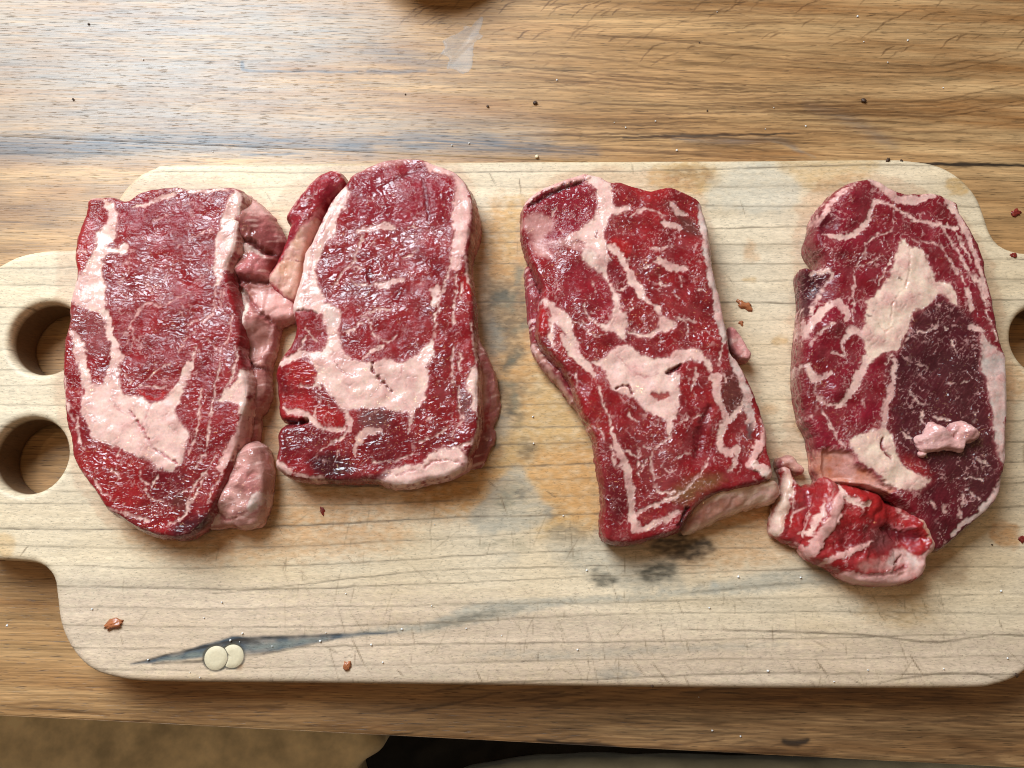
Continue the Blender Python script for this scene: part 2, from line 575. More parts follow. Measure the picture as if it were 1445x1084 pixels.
def meat_material(name, angle=0.0, wet=0.15):
    m, nt, nd, lk, bs = new_mat(name)
    at = nd.new('ShaderNodeAttribute'); at.attribute_name = 'col'
    fa = nd.new('ShaderNodeAttribute'); fa.attribute_name = 'fat'
    v = coords(nt, (1, 1, 1))
    va = coords(nt, (0.45, 1.5, 1), angle)
    vb = coords(nt, (0.75, 1.35, 1), angle)
    bs.inputs['Specular IOR Level'].default_value = 0.10
    fine = noise_tex(nt, v, 900, 2, 0.6)
    fib = noise_tex(nt, va, 700, 3, 0.6, 0.6)
    mid = noise_tex(nt, v, 330, 3, 0.55)
    var = map_range(nt, fine, 0.25, 0.75, 0.90, 1.10)
    lk.new(mul_color(nt, at.outputs['Color'], var), bs.inputs['Base Color'])
    rough = math_node(nt, 'ADD', map_range(nt, mid, 0.3, 0.7, wet - 0.05, wet + 0.08), math_node(nt, 'MULTIPLY', fa.outputs['Fac'], 0.20))
    lk.new(rough, bs.inputs['Roughness'])
    bs.inputs['IOR'].default_value = 1.40
    lk.new(map_range(nt, fa.outputs['Fac'], 0, 1, 0.10, 0.40), bs.inputs['Subsurface Weight'])
    bs.inputs['Subsurface Radius'].default_value = (1.0, 0.50, 0.40)
    bs.inputs['Subsurface Scale'].default_value = 0.0022
    hmeat = math_node(nt, 'ADD', math_node(nt, 'MULTIPLY', fib, 0.14), math_node(nt, 'MULTIPLY', mid, 0.40))
    hmeat = math_node(nt, 'ADD', hmeat, math_node(nt, 'MULTIPLY', fine, 0.06))
    k = math_node(nt, 'SUBTRACT', 1.0, math_node(nt, 'MULTIPLY', fa.outputs['Fac'], 0.86))
    lk.new(bump(nt, math_node(nt, 'MULTIPLY', hmeat, k), 0.9, 0.0011), bs.inputs['Normal'])
    film = math_node(nt, 'ADD', math_node(nt, 'MULTIPLY', noise_tex(nt, vb, 190, 1.3, 0.5, 1.6), 1.0), math_node(nt, 'MULTIPLY', noise_tex(nt, vb, 480, 1.0, 0.5, 0.8), 0.10))
    kf = math_node(nt, 'SUBTRACT', 1.0, math_node(nt, 'MULTIPLY', fa.outputs['Fac'], 0.88))
    lk.new(bump(nt, math_node(nt, 'MULTIPLY', film, kf), 1.0, 0.0016), bs.inputs['Coat Normal'])
    wetp = map_range(nt, noise_tex(nt, v, 45, 3, 0.6), 0.38, 0.62, 0.15, 1.2)
    lk.new(math_node(nt, 'MULTIPLY', wetp, map_range(nt, fa.outputs['Fac'], 0, 1, 0.72, 0.42)), bs.inputs['Coat Weight'])
    bs.inputs['Coat Roughness'].default_value = 0.085
    bs.inputs['Coat IOR'].default_value = 1.65
    return m

def wood_material(name, pore=0.5, rough=0.5, grain_scale=1.0, vert_col=True, tint=None, fleck=(60, 900), var=0.14):
    m, nt, nd, lk, bs = new_mat(name)
    v = coords(nt, (fleck[0], fleck[1], 200))
    fine = noise_tex(nt, v, 1.0, 3, 0.6)
    broad = noise_tex(nt, coords(nt, (6 * grain_scale, 120 * grain_scale, 40)), 1.0, 4, 0.6, 0.4)
    dash = noise_tex(nt, coords(nt, (fleck[0] * 2.2, fleck[1] * 1.2, 200)), 1.0, 2, 0.5)
    pores = map_range(nt, dash, 0.60, 0.72, 1.0, 1.0 - pore)
    f = math_node(nt, 'MULTIPLY', map_range(nt, fine, 0.3, 0.7, 1 - var, 1 + var), map_range(nt, broad, 0.3, 0.7, 1 - 1.1 * var, 1 + 0.9 * var))
    lines = noise_tex(nt, coords(nt, (fleck[0] * 0.55, fleck[1] * 0.75, 200)), 1.0, 4, 0.65, 1.6)
    f = math_node(nt, 'MULTIPLY', f, pores)
    f = math_node(nt, 'MULTIPLY', f, map_range(nt, lines, 0.54, 0.68, 1.0, 1.0 - 0.8 * pore))
    bs.inputs['IOR'].default_value = 1.48
    at = nd.new('ShaderNodeAttribute'); at.attribute_name = 'col'
    lk.new(mul_color(nt, at.outputs['Color'], f), bs.inputs['Base Color'])
    lk.new(map_range(nt, broad, 0.3, 0.7, rough - 0.07, rough + 0.08), bs.inputs['Roughness'])
    h = math_node(nt, 'ADD', math_node(nt, 'MULTIPLY', fine, 0.5), math_node(nt, 'MULTIPLY', pores, 0.8))
    h = math_node(nt, 'ADD', h, math_node(nt, 'MULTIPLY', broad, 0.6))
    lk.new(bump(nt, h, 0.5, 0.0004), bs.inputs['Normal'])
    return m

def plain_material(name, color, rough=0.5, sss=0.0, nscale=300, amt=0.15, bmp=0.3, dist=0.0005, transmission=0.0):
    m, nt, nd, lk, bs = new_mat(name)
    f = noise_tex(nt, coords(nt, (1, 1, 1)), nscale, 4, 0.6)
    rgb = nd.new('ShaderNodeRGB'); rgb.outputs[0].default_value = (*color, 1)
    lk.new(mul_color(nt, rgb.outputs[0], map_range(nt, f, 0.3, 0.7, 1 - amt, 1 + amt)), bs.inputs['Base Color'])
    bs.inputs['Roughness'].default_value = rough
    if sss:
        bs.inputs['Subsurface Weight'].default_value = sss
        bs.inputs['Subsurface Radius'].default_value = (1, 0.4, 0.3)
        bs.inputs['Subsurface Scale'].default_value = 0.002
    lk.new(bump(nt, f, bmp, dist), bs.inputs['Normal'])
    return m

M_MEAT = [meat_material('raw_beef_a', 0.5), meat_material('raw_beef_b', 1.3), meat_material('raw_beef_c', -0.6), meat_material('raw_beef_d', 0.9, 0.17)]
M_BOARD = wood_material('maple_board', 0.30, 0.52, 1.0, fleck=(300, 1150), var=0.15)
M_OAK = wood_material('oak_table', 0.60, 0.40, 1.0, fleck=(48, 1150), var=0.27)
M_PLUG = plain_material('plug_wood', s2l(222, 206, 172), 0.55, nscale=700, amt=0.06)
M_SALT = plain_material('salt', (0.85, 0.84, 0.82), 0.3, nscale=900, amt=0.05)
M_CRUMB = plain_material('dark_crumb', s2l(70, 46, 28), 0.6, nscale=900, amt=0.3)
M_SCRAP = plain_material('meat_scrap', s2l(172, 104, 66), 0.25, 0.15, nscale=500, amt=0.25)
M_REDSCRAP = plain_material('red_meat_scrap', s2l(128, 42, 34), 0.3, 0.15, nscale=500, amt=0.25)
M_LEATHER = plain_material('tan_suede', s2l(228, 208, 170), 0.85, nscale=40, amt=0.35)
M_BLACK = plain_material('black_cloth', s2l(22, 20, 20), 0.8, nscale=60, amt=0.4)
M_PALE = plain_material('pale_cloth', s2l(214, 222, 214), 0.8, nscale=30, amt=0.2)
M_FLOOR = plain_material('dark_floor', s2l(40, 34, 30), 0.7, nscale=12, amt=0.3)

# ------------------------------------------------------------------ table (oak planks)
TA, TB = plane([(0, 1010)], 0)[0], plane([(1445, 1084)], 0)[0]
tdir = (TB - TA) / np.linalg.norm(TB - TA)
tnrm = np.array([-tdir[1], tdir[0]])
SA, SB = plane([(0, 214)], 0)[0], plane([(1445, 234)], 0)[0]
seam_w = float(((SA + SB) / 2 - TA) @ tnrm)

def axis(breaks):
    """breaks: [(start, end, step), ...] -> strictly rising coordinates"""
    out = []
    for a, b, s in breaks:
        out.append(np.linspace(a, b, max(1, int(round((b - a) / s))), endpoint=False))
    out.append([breaks[-1][1]])
    return np.concatenate(out)

OAK = {'base': s2l(184, 140, 92), 'light': s2l(198, 158, 110), 'dark': s2l(88, 56, 30), 'brown': s2l(152, 106, 62),
       'blue': s2l(92, 92, 96), 'black': s2l(38, 30, 26), 'grey': s2l(150, 130, 108)}

table_marks = []      # grey at far left first: part wear, part window sheen put into colour
WORN_SHEEN = s2l(150, 144, 136)
table_marks.append((catmull(plane([(-80, 40), (120, 70), (330, 50), (520, 40)], 0), False, 4), [50, 70, 62, 20], WORN_SHEEN, 0.62, 28))
table_marks.append((catmull(plane([(-80, 190), (200, 180), (480, 180), (760, 190)], 0), False, 4), [24, 40, 30, 10], WORN_SHEEN, 0.45, 16))
      # (pts_px, widths_px, colour, alpha, soft_mm)
def tmark(pts, w, c, a=0.8, soft=0.5):
    q = catmull(plane(pts, 0), False, 4)
    ww = [x / 2.4 for x in (w if isinstance(w, (list, tuple)) else [w * 0.3, w, w * 0.3])]
    table_marks.append((q, ww, OAK[c] if isinstance(c, str) else c, a, soft))
# blue-grey stain along the seam
tmark([(-60, 205), (80, 208), (250, 200), (430, 203), (520, 212)], [18, 30, 26, 20, 4], 'blue', 0.9, 7)
tmark([(-60, 216), (60, 216), (190, 218)], [3, 4, 1], 'black', 0.6, 0.6)
tmark([(20, 235), (0, 270), (-20, 330)], [14, 20, 10], 'blue', 0.8, 5)
tmark([(480, 205), (600, 200), (760, 208), (840, 214)], [10, 26, 22, 5], 'blue', 0.85, 6)
tmark([(340, 219), (430, 217)], 3, 'blue', 0.8, 0.6)
tmark([(700, 204), (760, 215), (800, 224)], 6, 'blue', 0.4, 2)
tmark([(880, 195), (960, 192), (1060, 190), (1140, 188)], [2, 5, 4, 1], 'black', 0.85, 0.5)
tmark([(950, 196), (1040, 200), (1100, 197), (1130, 215)], [4, 9, 6, 3], 'blue', 0.5, 2.5)
tmark([(1080, 196), (1110, 205), (1150, 222)], 4, 'grey', 0.6, 1.0)
tmark([(1140, 150), (1200, 170), (1260, 205)], [4, 16, 6], 'blue', 0.4, 6)
tmark([(342, 88), (343, 97), (352, 100), (430, 101), (505, 102)], [5, 4, 2.5, 2.5, 2], 'blue', 0.85, 0.5)
tmark([(520, 100), (560, 102), (600, 99)], [3, 5, 2], 'blue', 0.7, 1.5)
tmark([(520, 70), (600, 88), (640, 96)], [10, 22, 8], 'blue', 0.4, 7)
tmark([(400, 70), (450, 80), (500, 60)], [4, 16, 4], 'blue', 0.2, 6)
for pts in ([(-10, 61), (20, 60), (40, 62)],):
    tmark(pts, 8, 'brown', 0.5, 2)
# short curved saw marks and scratches
for k in range(150):
    x = random.uniform(560, 1480); y = random.choice([random.uniform(-30, 60), random.uniform(-20, 100)])
    L = random.uniform(10, 46); a = random.uniform(0.35, 0.85)
    tmark([(x, y), (x + L * 0.5 * math.cos(a), y - L * 0.55 * math.sin(a)), (x + L * math.cos(a * 0.8), y - L * math.sin(a * 0.8))], random.uniform(1.2, 2.8), 'dark', random.uniform(0.25, 0.75), 0.5)
for k in range(60):
    x = random.uniform(0, 600); y = random.uniform(0, 220)
    L = random.uniform(15, 80); a = random.uniform(0.2, 0.6)
    tmark([(x, y), (x + L * 0.5 * math.cos(a), y - L * 0.4 * math.sin(a)), (x + L * math.cos(a), y - L * math.sin(a))], random.uniform(1.2, 3), 'dark', random.uniform(0.1, 0.35), 0.6)
for k in range(46):                         # long cathedral grain sweeping over the right half
    y0 = 60 + k * 3.6 + random.uniform(-2, 2)
    x0 = random.uniform(700, 1150); x1 = x0 + random.uniform(150, 420)
    pts = []
    for t in np.linspace(0, 1, 7):
        x = x0 + (x1 - x0) * t
        pts.append((x, y0 + 22 * ((x - 800) / 600) + 10 * math.sin(x / 170 + k * 0.13) - max(0, (x - 1320)) * 0.22))
    tmark(pts, random.uniform(1.5, 3.2), 'dark', random.uniform(0.35, 0.75), 0.6)
for k in range(240):                        # fine straight streaks, left and far side
    x0 = random.uniform(-20, 1200); y0 = random.uniform(-20, 225); L = random.uniform(30, 200)
    tmark([(x0, y0), (x0 + L * 0.5, y0 + random.uniform(-3, 3)), (x0 + L, y0 + random.uniform(-3, 4))], random.uniform(1, 2.2), 'dark', random.uniform(0.2, 0.55), 0.5)
tmark([(1090, 229), (1200, 231), (1330, 232), (1400, 233), (1460, 234)], [1, 2, 4, 5, 4], 'black', 0.95, 0.5)
# near strip
for k in range(150):
    x0 = random.uniform(-20, 1440); y0 = random.uniform(972, 1080); L = random.uniform(25, 160)
    sl = random.uniform(-0.12, 0.10) + (-0.10 if 480 < x0 < 900 else 0)
    tmark([(x0, y0), (x0 + L * 0.5, y0 + L * 0.5 * sl + random.uniform(-2, 2)), (x0 + L, y0 + L * sl)], random.uniform(1.2, 3.5), random.choice(['dark', 'dark', 'black']), random.uniform(0.25, 0.65), 0.6)
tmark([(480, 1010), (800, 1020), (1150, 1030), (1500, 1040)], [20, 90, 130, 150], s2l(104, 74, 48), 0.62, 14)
tmark([(760, 1044), (800, 1050), (850, 1052), (880, 1058)], [3, 6, 5, 2], 'black', 0.8, 1)
tmark([(960, 1062), (1040, 1064), (1080, 1072), (1110, 1078)], [3, 5, 6, 2], 'black', 0.8, 0.8)
tmark([(1105, 1046), (1125, 1049), (1140, 1044)], [4, 9, 4], 'black', 0.9, 1.2)
tmark([(1060, 1058), (1110, 1064), (1160, 1060)], [6, 18, 8], 'dark', 0.6, 3)
tmark([(1160, 1080), (1220, 1078), (1290, 1082)], [4, 7, 3], 'black', 0.8, 1)
tmark([(820, 1060), (1000, 1072), (1100, 1082)], [4, 10, 4], 'grey', 0.5, 3)
tmark([(1340, 1040), (1360, 1054), (1400, 1070)], [6, 14, 8], 'dark', 0.5, 4)
for h_ in (880, 1010):
    pass

def plank(name, parent, w0, w1, ys, seed, end_z=-30.0):
    us = axis([(-420, -20, 20), (-20, 620, 0.75), (620, 1000, 20)])
    ws = axis(ys)
    U, Wg = np.meshgrid(us, ws, indexing='ij')
    P = TA + U.ravel()[:, None] * tdir + Wg.ravel()[:, None] * tnrm
    x, y = U.ravel(), Wg.ravel()
    b = fbm(x / 160, y / 14, seed, 3); c = fbm(x / 60, y / 3.2, seed + 4, 3); e = fbm(x / 300, y / 90, seed + 8, 2)
    k = np.clip(0.5 + 0.8 * b + 0.4 * c, 0, 1)[:, None]
    col = OAK['light'] * (1 - k) + OAK['brown'] * k
    k2 = np.clip(0.25 + 0.9 * e, 0, 0.8)[:, None]
    col = col * (1 - k2) + OAK['base'] * k2
    ring = np.abs(((y + 9 * fbm(x / 120, y / 40, seed + 12, 2)) / 5.5 + 0.25 * b) % 1 - 0.5)
    col = col * (1 - 0.18 * sstep(0.14, 0.02, ring))[:, None]
    Wp = P + np.column_stack([1.0 * noise(x / 6, y / 2, seed + 20), 0.9 * noise(x / 9, y / 3, seed + 21)])
    streak = noise(x / 22, y / 0.9, seed + 25)
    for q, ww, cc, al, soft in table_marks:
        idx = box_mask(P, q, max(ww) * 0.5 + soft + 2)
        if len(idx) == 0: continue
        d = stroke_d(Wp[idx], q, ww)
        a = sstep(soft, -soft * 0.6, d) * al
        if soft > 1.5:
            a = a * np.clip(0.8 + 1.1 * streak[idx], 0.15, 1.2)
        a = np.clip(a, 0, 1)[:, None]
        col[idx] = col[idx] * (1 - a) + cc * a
    dz = -np.clip(w0 + 1.6 - y, 0, 1.6) ** 2 / 1.6 * (0.55 if w0 == 0 else 0.1) - np.clip(y - (w1 - 1.6), 0, 1.6) ** 2 / 1.6 * 0.1
    nu, nw = len(us), len(ws)
    V = np.column_stack([P, dz])
    ii, jj = np.meshgrid(np.arange(nu - 1), np.arange(nw - 1), indexing='ij')
    ii, jj = ii.ravel(), jj.ravel()
    F = np.stack([ii * nw + jj, (ii + 1) * nw + jj, (ii + 1) * nw + jj + 1, ii * nw + jj + 1], 1)
    idx = np.arange(nu * nw).reshape(nu, nw)
    loop = np.concatenate([idx[:-1, 0], idx[-1, :-1], idx[:0:-1, -1], idx[0, :0:-1]])
    low = len(V) + np.arange(len(loop))
    lowv = V[loop].copy(); lowv[:, 2] = end_z
    V = np.concatenate([V, lowv])
    F = np.concatenate([F, np.stack([loop, low, np.roll(low, -1), np.roll(loop, -1)], 1)[:, ::-1]])
    me = mesh_arrays(name, V, F, [low[::-1]])
    set_attrs(me, np.clip(np.concatenate([col, col[loop]]), 0.003, 1))
    return make_obj(name, me, M_OAK, parent)

table = thing('oak_table', 'worn brown oak table top of wide planks under the cutting board', 'table')
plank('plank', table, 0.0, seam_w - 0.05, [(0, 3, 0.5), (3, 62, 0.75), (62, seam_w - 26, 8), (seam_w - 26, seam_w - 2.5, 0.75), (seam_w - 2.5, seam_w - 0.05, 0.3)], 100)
plank('plank', table, seam_w + 0.05, seam_w + 520, [(seam_w + 0.05, seam_w + 2.5, 0.4), (seam_w + 2.5, seam_w + 128, 0.75), (seam_w + 128, seam_w + 518, 12), (seam_w + 518, seam_w + 520, 1)], 200)

# ------------------------------------------------------------------ cutting board
BT = BOARD_T
board_px = [(250, 230), (500, 228), (760, 226), (1020, 225), (1240, 223), (1285, 225), (1325, 232), (1357, 250), (1380, 276), (1392, 305), (1400, 328),
            (1412, 344), (1432, 353), (1460, 357), (1500, 362), (1540, 385), (1565, 430), (1590, 600), (1592, 700), (1575, 750), (1540, 785), (1505, 792), (1492, 806), (1489, 840), (1483, 890),
            (1468, 928), (1440, 955), (1405, 968), (1360, 972), (1150, 973), (900, 971), (650, 968), (400, 965), (220, 963), (165, 958),
            (125, 944), (98, 915), (83, 880), (78, 845), (73, 815), (55, 797), (25, 792), (-20, 788), (-60, 770), (-88, 720), (-92, 640), (-80, 500), (-60, 430), (-25, 390),
            (20, 362), (65, 352), (110, 349), (140, 335), (155, 305), (170, 272), (192, 248), (218, 235)]
board_out = catmull(plane(board_px, BT), True, 3.0)
def hole(px, rx):
    c = plane([px], BT)[0]; e = plane([(px[0] + rx, px[1])], BT)[0]
    return c, float(np.hypot(*(e - c)))
holes = [hole((64, 477), 52), hole((40, 643), 54), hole((1481, 480), 53), hole((1506, 648), 55)]

def board_sdf(P):
    sd, near = poly_sd(P, board_out, True)
    for c, r in holes:
        v = P - c
        L = np.maximum(np.hypot(v[:, 0], v[:, 1]), 1e-6)
        s = L - r
        m = s < sd
        sd = np.where(m, s, sd)
        near[m] = c + v[m] / L[m][:, None] * r
    return sd, near

MAPLE = {'cream': s2l(224, 198, 160), 'pale': s2l(226, 206, 176), 'pink': s2l(210, 182, 160), 'line': s2l(104, 88, 68), 'grey': s2l(176, 168, 150),
         'tan': s2l(204, 164, 108), 'orange': s2l(200, 140, 78), 'brown': s2l(140, 98, 58), 'mold': s2l(82, 76, 62), 'greengrey': s2l(130, 124, 100), 'black': s2l(48, 40, 32),
         'blue': s2l(74, 84, 92), 'bluelight': s2l(126, 132, 124), 'water': s2l(190, 186, 172), 'juice': s2l(172, 104, 72), 'cut': s2l(110, 86, 58)}
bmarks = []
def bmark(pts, w, c, a=0.7, soft=0.45, warp=0.6):
    q = catmull(plane(pts, BT), False, 9 if len(pts) < 14 or len(pts) > 15 else 2)
    ww = [x / 2.5 for x in (w if isinstance(w, (list, tuple)) else [w * 0.3, w, w * 0.3])]
    bmarks.append(('line', q, ww, MAPLE[c], a, soft, warp))
def bspot(pts, c, a=0.6, soft=3.0, warp=2.0):
    bmarks.append(('poly', catmull(plane(pts, BT), True, 7 if soft > 2.2 else 4), None, MAPLE[c], a, soft, warp))
def bell(x, y, rx, ry, c, a=0.6, soft=4.0, warp=3.0):
    bspot([(x + rx * math.cos(t), y + ry * math.sin(t)) for t in np.linspace(0, 2 * math.pi, 12, endpoint=False)], c, a, soft, warp)

# stains and tones, some with shade in the colour, broad to small
bspot([(0, 345), (120, 345), (120, 700), (90, 800), (0, 800), (-90, 700), (-80, 420)], 'pale', 0.35, 10)
bspot([(80, 830), (700, 850), (1000, 890), (1440, 900), (1440, 975), (150, 965)], 'pink', 0.55, 14)
bspot([(690, 300), (780, 300), (830, 520), (850, 640), (900, 740), (800, 770), (720, 720), (640, 720), (600, 690), (700, 600), (690, 450)], 'tan', 0.95, 9)
bspot([(690, 370), (750, 390), (752, 560), (700, 600), (690, 480)], 'orange', 0.5, 10)
bspot([(740, 640), (860, 630), (860, 720), (800, 735), (750, 690)], 'orange', 0.5, 8, 6)
bspot([(560, 690), (690, 660), (720, 690), (680, 720), (560, 730), (400, 740), (410, 690)], 'orange', 0.55, 9)  # orange-brown below the second steak, part stain, part shadow put into colour
bspot([(180, 740), (380, 730), (560, 740), (560, 770), (380, 790), (240, 785)], 'orange', 0.55, 9)  # below the first steak: stain plus its soft warm shadow as colour
bspot([(380, 470), (420, 480), (400, 700), (370, 720), (375, 560)], 'tan', 0.6, 6)
bspot([(880, 740), (1000, 735), (1110, 690), (1130, 760), (1060, 800), (900, 790)], 'orange', 0.5, 8)  # orange tone on the board below the third steak
bell(1050, 720, 50, 22, 'orange', 0.55, 6)
bell(965, 252, 55, 24, 'tan', 0.8, 3)
bell(975, 248, 36, 12, 'brown', 0.5, 3)
bspot([(1000, 250), (1040, 235), (1090, 228), (1120, 250), (1128, 290), (1060, 300), (1000, 290)], 'water', 0.4, 3.5, 5)
bspot([(1100, 228), (1240, 226), (1200, 260), (1150, 270), (1120, 250)], 'tan', 0.55, 3)
bell(1352, 262, 20, 13, 'tan', 0.8, 1.5)
bell(1420, 755, 22, 18, 'orange', 0.65, 1.5)
bell(1130, 560, 10, 55, 'orange', 0.6, 3)
bell(1340, 800, 30, 26, 'brown', 0.4, 3)  # brown patch with the flap's soft shadow put into its colour
bell(1265, 860, 50, 20, 'tan', 0.5, 6)
bell(1430, 540, 24, 24, 'orange', 0.5, 4)
bell(8, 768, 14, 14, 'tan', 0.55, 1.5)
bspot([(1058, 335), (1068, 355), (1072, 366), (1050, 366)], 'orange', 0.4, 2)
bell(1058, 395, 10, 3, 'tan', 0.6, 1)
bell(1100, 480, 10, 7, 'tan', 0.6, 1.5); bell(1085, 575, 12, 6, 'orange', 0.4, 2)
# juice soaked into the wood round each steak
for poly in ([(84, 300), (120, 262), (330, 255), (400, 340), (392, 520), (378, 740), (250, 772), (130, 720), (80, 580)],
             [(360, 400), (400, 270), (560, 214), (660, 250), (700, 480), (708, 600), (690, 660), (560, 700), (380, 684)],
             [(735, 300), (830, 240), (980, 262), (1020, 400), (1105, 660), (1090, 720), (860, 776), (840, 640), (740, 480)],
             [(1118, 380), (1140, 270), (1250, 245), (1390, 350), (1430, 600), (1340, 780), (1290, 836), (1140, 790), (1085, 740), (1112, 560)]):
    bspot(poly, 'tan', 0.16, 5, 5)
    bspot(poly, 'juice', 0.20, 1.4, 3.5)
# grey bloom and mould
bspot([(690, 395), (745, 410), (740, 470), (715, 500), (690, 480)], 'mold', 0.6, 5, 4)
bspot([(672, 440), (705, 460), (712, 490), (685, 500)], 'grey', 0.6, 4)
bspot([(700, 540), (745, 540), (735, 570), (705, 585)], 'mold', 0.55, 4, 4)
bspot([(700, 580), (722, 590), (715, 620), (698, 610)], 'grey', 0.6, 4)
bspot([(722, 660), (738, 662), (752, 690), (780, 718), (770, 735), (745, 750), (700, 752), (660, 735), (690, 690)], 'grey', 0.7, 2.5, 3)
bspot([(780, 750), (900, 760), (960, 800), (940, 840), (860, 830), (790, 790)], 'grey', 0.6, 6, 4)
for k in range(26):                         # blotchy grey-green bloom between the second and third steaks
    bell(random.gauss(722, 16), random.uniform(380, 640), random.uniform(4, 16), random.uniform(4, 14), random.choice(['mold', 'greengrey', 'greengrey']), random.uniform(0.25, 0.6), 2.4, 5)
for k in range(14):
    bell(random.uniform(690, 900), random.uniform(690, 800), random.uniform(5, 22), random.uniform(4, 10), random.choice(['greengrey', 'grey', 'mold']), random.uniform(0.2, 0.45), 2.6, 5)
bell(965, 772, 42, 16, 'black', 0.85, 4, 5)
bell(930, 808, 26, 12, 'mold', 0.85, 3, 4); bell(850, 820, 16, 9, 'mold', 0.85, 3, 4)
bell(800, 750, 30, 8, 'mold', 0.35, 3, 4)
bell(700, 330, 14, 60, 'orange', 0.35, 6)
bell(1010, 826, 8, 6, 'water', 0.9, 1.5)
bell(730, 970 - 46, 70, 6, 'grey', 0.4, 3, 3)
bell(870, 950, 30, 6, 'bluelight', 0.4, 3, 3)
# grey heartwood streaks
bmark([(470, 900), (540, 890), (610, 884), (660, 868), (720, 858), (780, 850), (850, 846), (930, 842)], [2, 8, 12, 26, 18, 8, 6, 3], 'grey', 0.75, 2.0)
bmark([(600, 888), (650, 876), (690, 866), (740, 858)], [2, 12, 9, 2], 'mold', 0.45, 1.5)
bmark([(930, 836), (1010, 832), (1080, 822), (1150, 814), (1220, 812), (1300, 815)], [4, 14, 26, 22, 12, 3], 'grey', 0.7, 2.5)
bmark([(960, 838), (1060, 828), (1150, 822)], [1, 4, 1], 'mold', 0.6, 1.0)
bmark([(760, 925), (850, 922), (960, 915), (1060, 912), (1110, 908)], [2, 10, 6, 8, 2], 'grey', 0.45, 2.0)
# growth rings
for k, yy in enumerate(np.arange(236, 966, 27.5)):
    j = random.uniform(-5, 5)
    if 700 < yy < 840: dn = -26
    else: dn = -10
    pts = []
    ph = random.uniform(0, 6)
    for x in np.linspace(-60, 1540, 17):
        mid = math.exp(-((x - 330) / 420) ** 2)
        pts.append((x, yy + j + 6 + dn * (x / 1445) * 0.8 + 14 * mid * (1 if yy > 600 else 0.2) + 3.0 * math.sin(x / 190 + ph) + random.uniform(-1.2, 1.2)))
    bmark(pts, [random.uniform(1.2, 2.4) for _ in range(9)], 'line', random.uniform(0.42, 0.8), 0.38, 0.5)
bmark([(300, 838), (380, 830), (600, 806), (800, 800), (1000, 798)], [1, 1.8, 1.8, 1], 'line', 0.7, 0.4)
bmark([(960, 888), (1120, 892), (1230, 897), (1300, 906), (1350, 904), (1400, 896), (1445, 898)], [1, 2, 2.5, 2.2, 2.5, 2, 1.5], 'line', 0.75, 0.4, 0.3)
bmark([(1240, 964), (1290, 955), (1340, 950), (1385, 951), (1430, 965)], [1, 1.8, 2, 1.6, 1], 'line', 0.7, 0.4, 0.3)
# knife cuts
for k in range(420):
    r = random.random()
    if r < 0.45:
        x, y = random.uniform(700, 1420), random.uniform(820, 965); a = random.gauss(1.15, 0.3)
    elif r < 0.8:
        x, y = random.uniform(380, 900), random.uniform(700, 960); a = random.gauss(1.45, 0.5)
    else:
        x, y = random.uniform(100, 1400), random.uniform(235, 960); a = random.gauss(1.4, 0.6)
    L = random.uniform(6, 26) if random.random() < 0.8 else random.uniform(26, 60)
    bmark([(x, y), (x + L * math.cos(a), y + L * math.sin(a))], random.uniform(1.0, 1.8), 'cut', random.uniform(0.22, 0.62), 0.35, 0.15)
for pts in ([(1240, 865), (1262, 872), (1306, 885)], [(1240, 865), (1250, 878)], [(1285, 926), (1305, 956)], [(1150, 930), (1170, 955)], [(691, 245), (700, 262)], [(733, 252), (735, 272)], [(892, 230), (893, 245)], [(1022, 385), (1036, 402)], [(706, 700), (716, 726)], [(690, 680), (700, 688)], [(770, 692), (784, 702)],
            [(496, 900), (515, 940)], [(672, 945), (680, 962)], [(920, 935), (945, 965)], [(40, 770), (28, 785)], [(560, 945), (570, 955)]):
    bmark(pts, 2.0, 'cut', 0.75, 0.3, 0.2)
# long tapering crack, blue-stained
bmark([(185, 937), (220, 932), (270, 922), (330, 912), (380, 909), (440, 902), (500, 896), (560, 892)], [1, 5, 13, 24, 19, 12, 4, 1], 'blue', 0.95, 0.8, 0.6)
bmark([(190, 936), (260, 919), (300, 911), (345, 903), (420, 899), (480, 896)], [1.5, 3, 4, 4, 3, 1], 'black', 0.75, 0.5, 0.4)
bmark([(215, 937), (290, 933)], [2, 4], 'black', 0.7, 0.5, 0.4)
bmark([(345, 926), (400, 918), (470, 903)], [4, 2.5, 1], 'black', 0.6, 0.5, 0.4)
bmark([(225, 933), (270, 925), (300, 921)], [1, 7, 5], 'bluelight', 0.85, 1.2, 0.6)
bmark([(350, 914), (400, 910), (460, 901)], [6, 9, 2], 'bluelight', 0.7, 1.4, 0.8)
bmark([(326, 906), (345, 905), (365, 908)], [4, 8, 3], 'black', 0.8, 1.0, 0.6)
for cx, cy, rr in ((304.5, 929, 17.5), (328, 926.5, 17)):
    bmark([(cx + rr * math.cos(t), cy + rr * math.sin(t)) for t in np.linspace(0, 2 * math.pi, 14)], [3.2, 3.2], 'mold', 1.0, 0.35, 0.0)
bmark([(335, 945), (345, 938)], 6, 'brown', 0.6, 1.2)

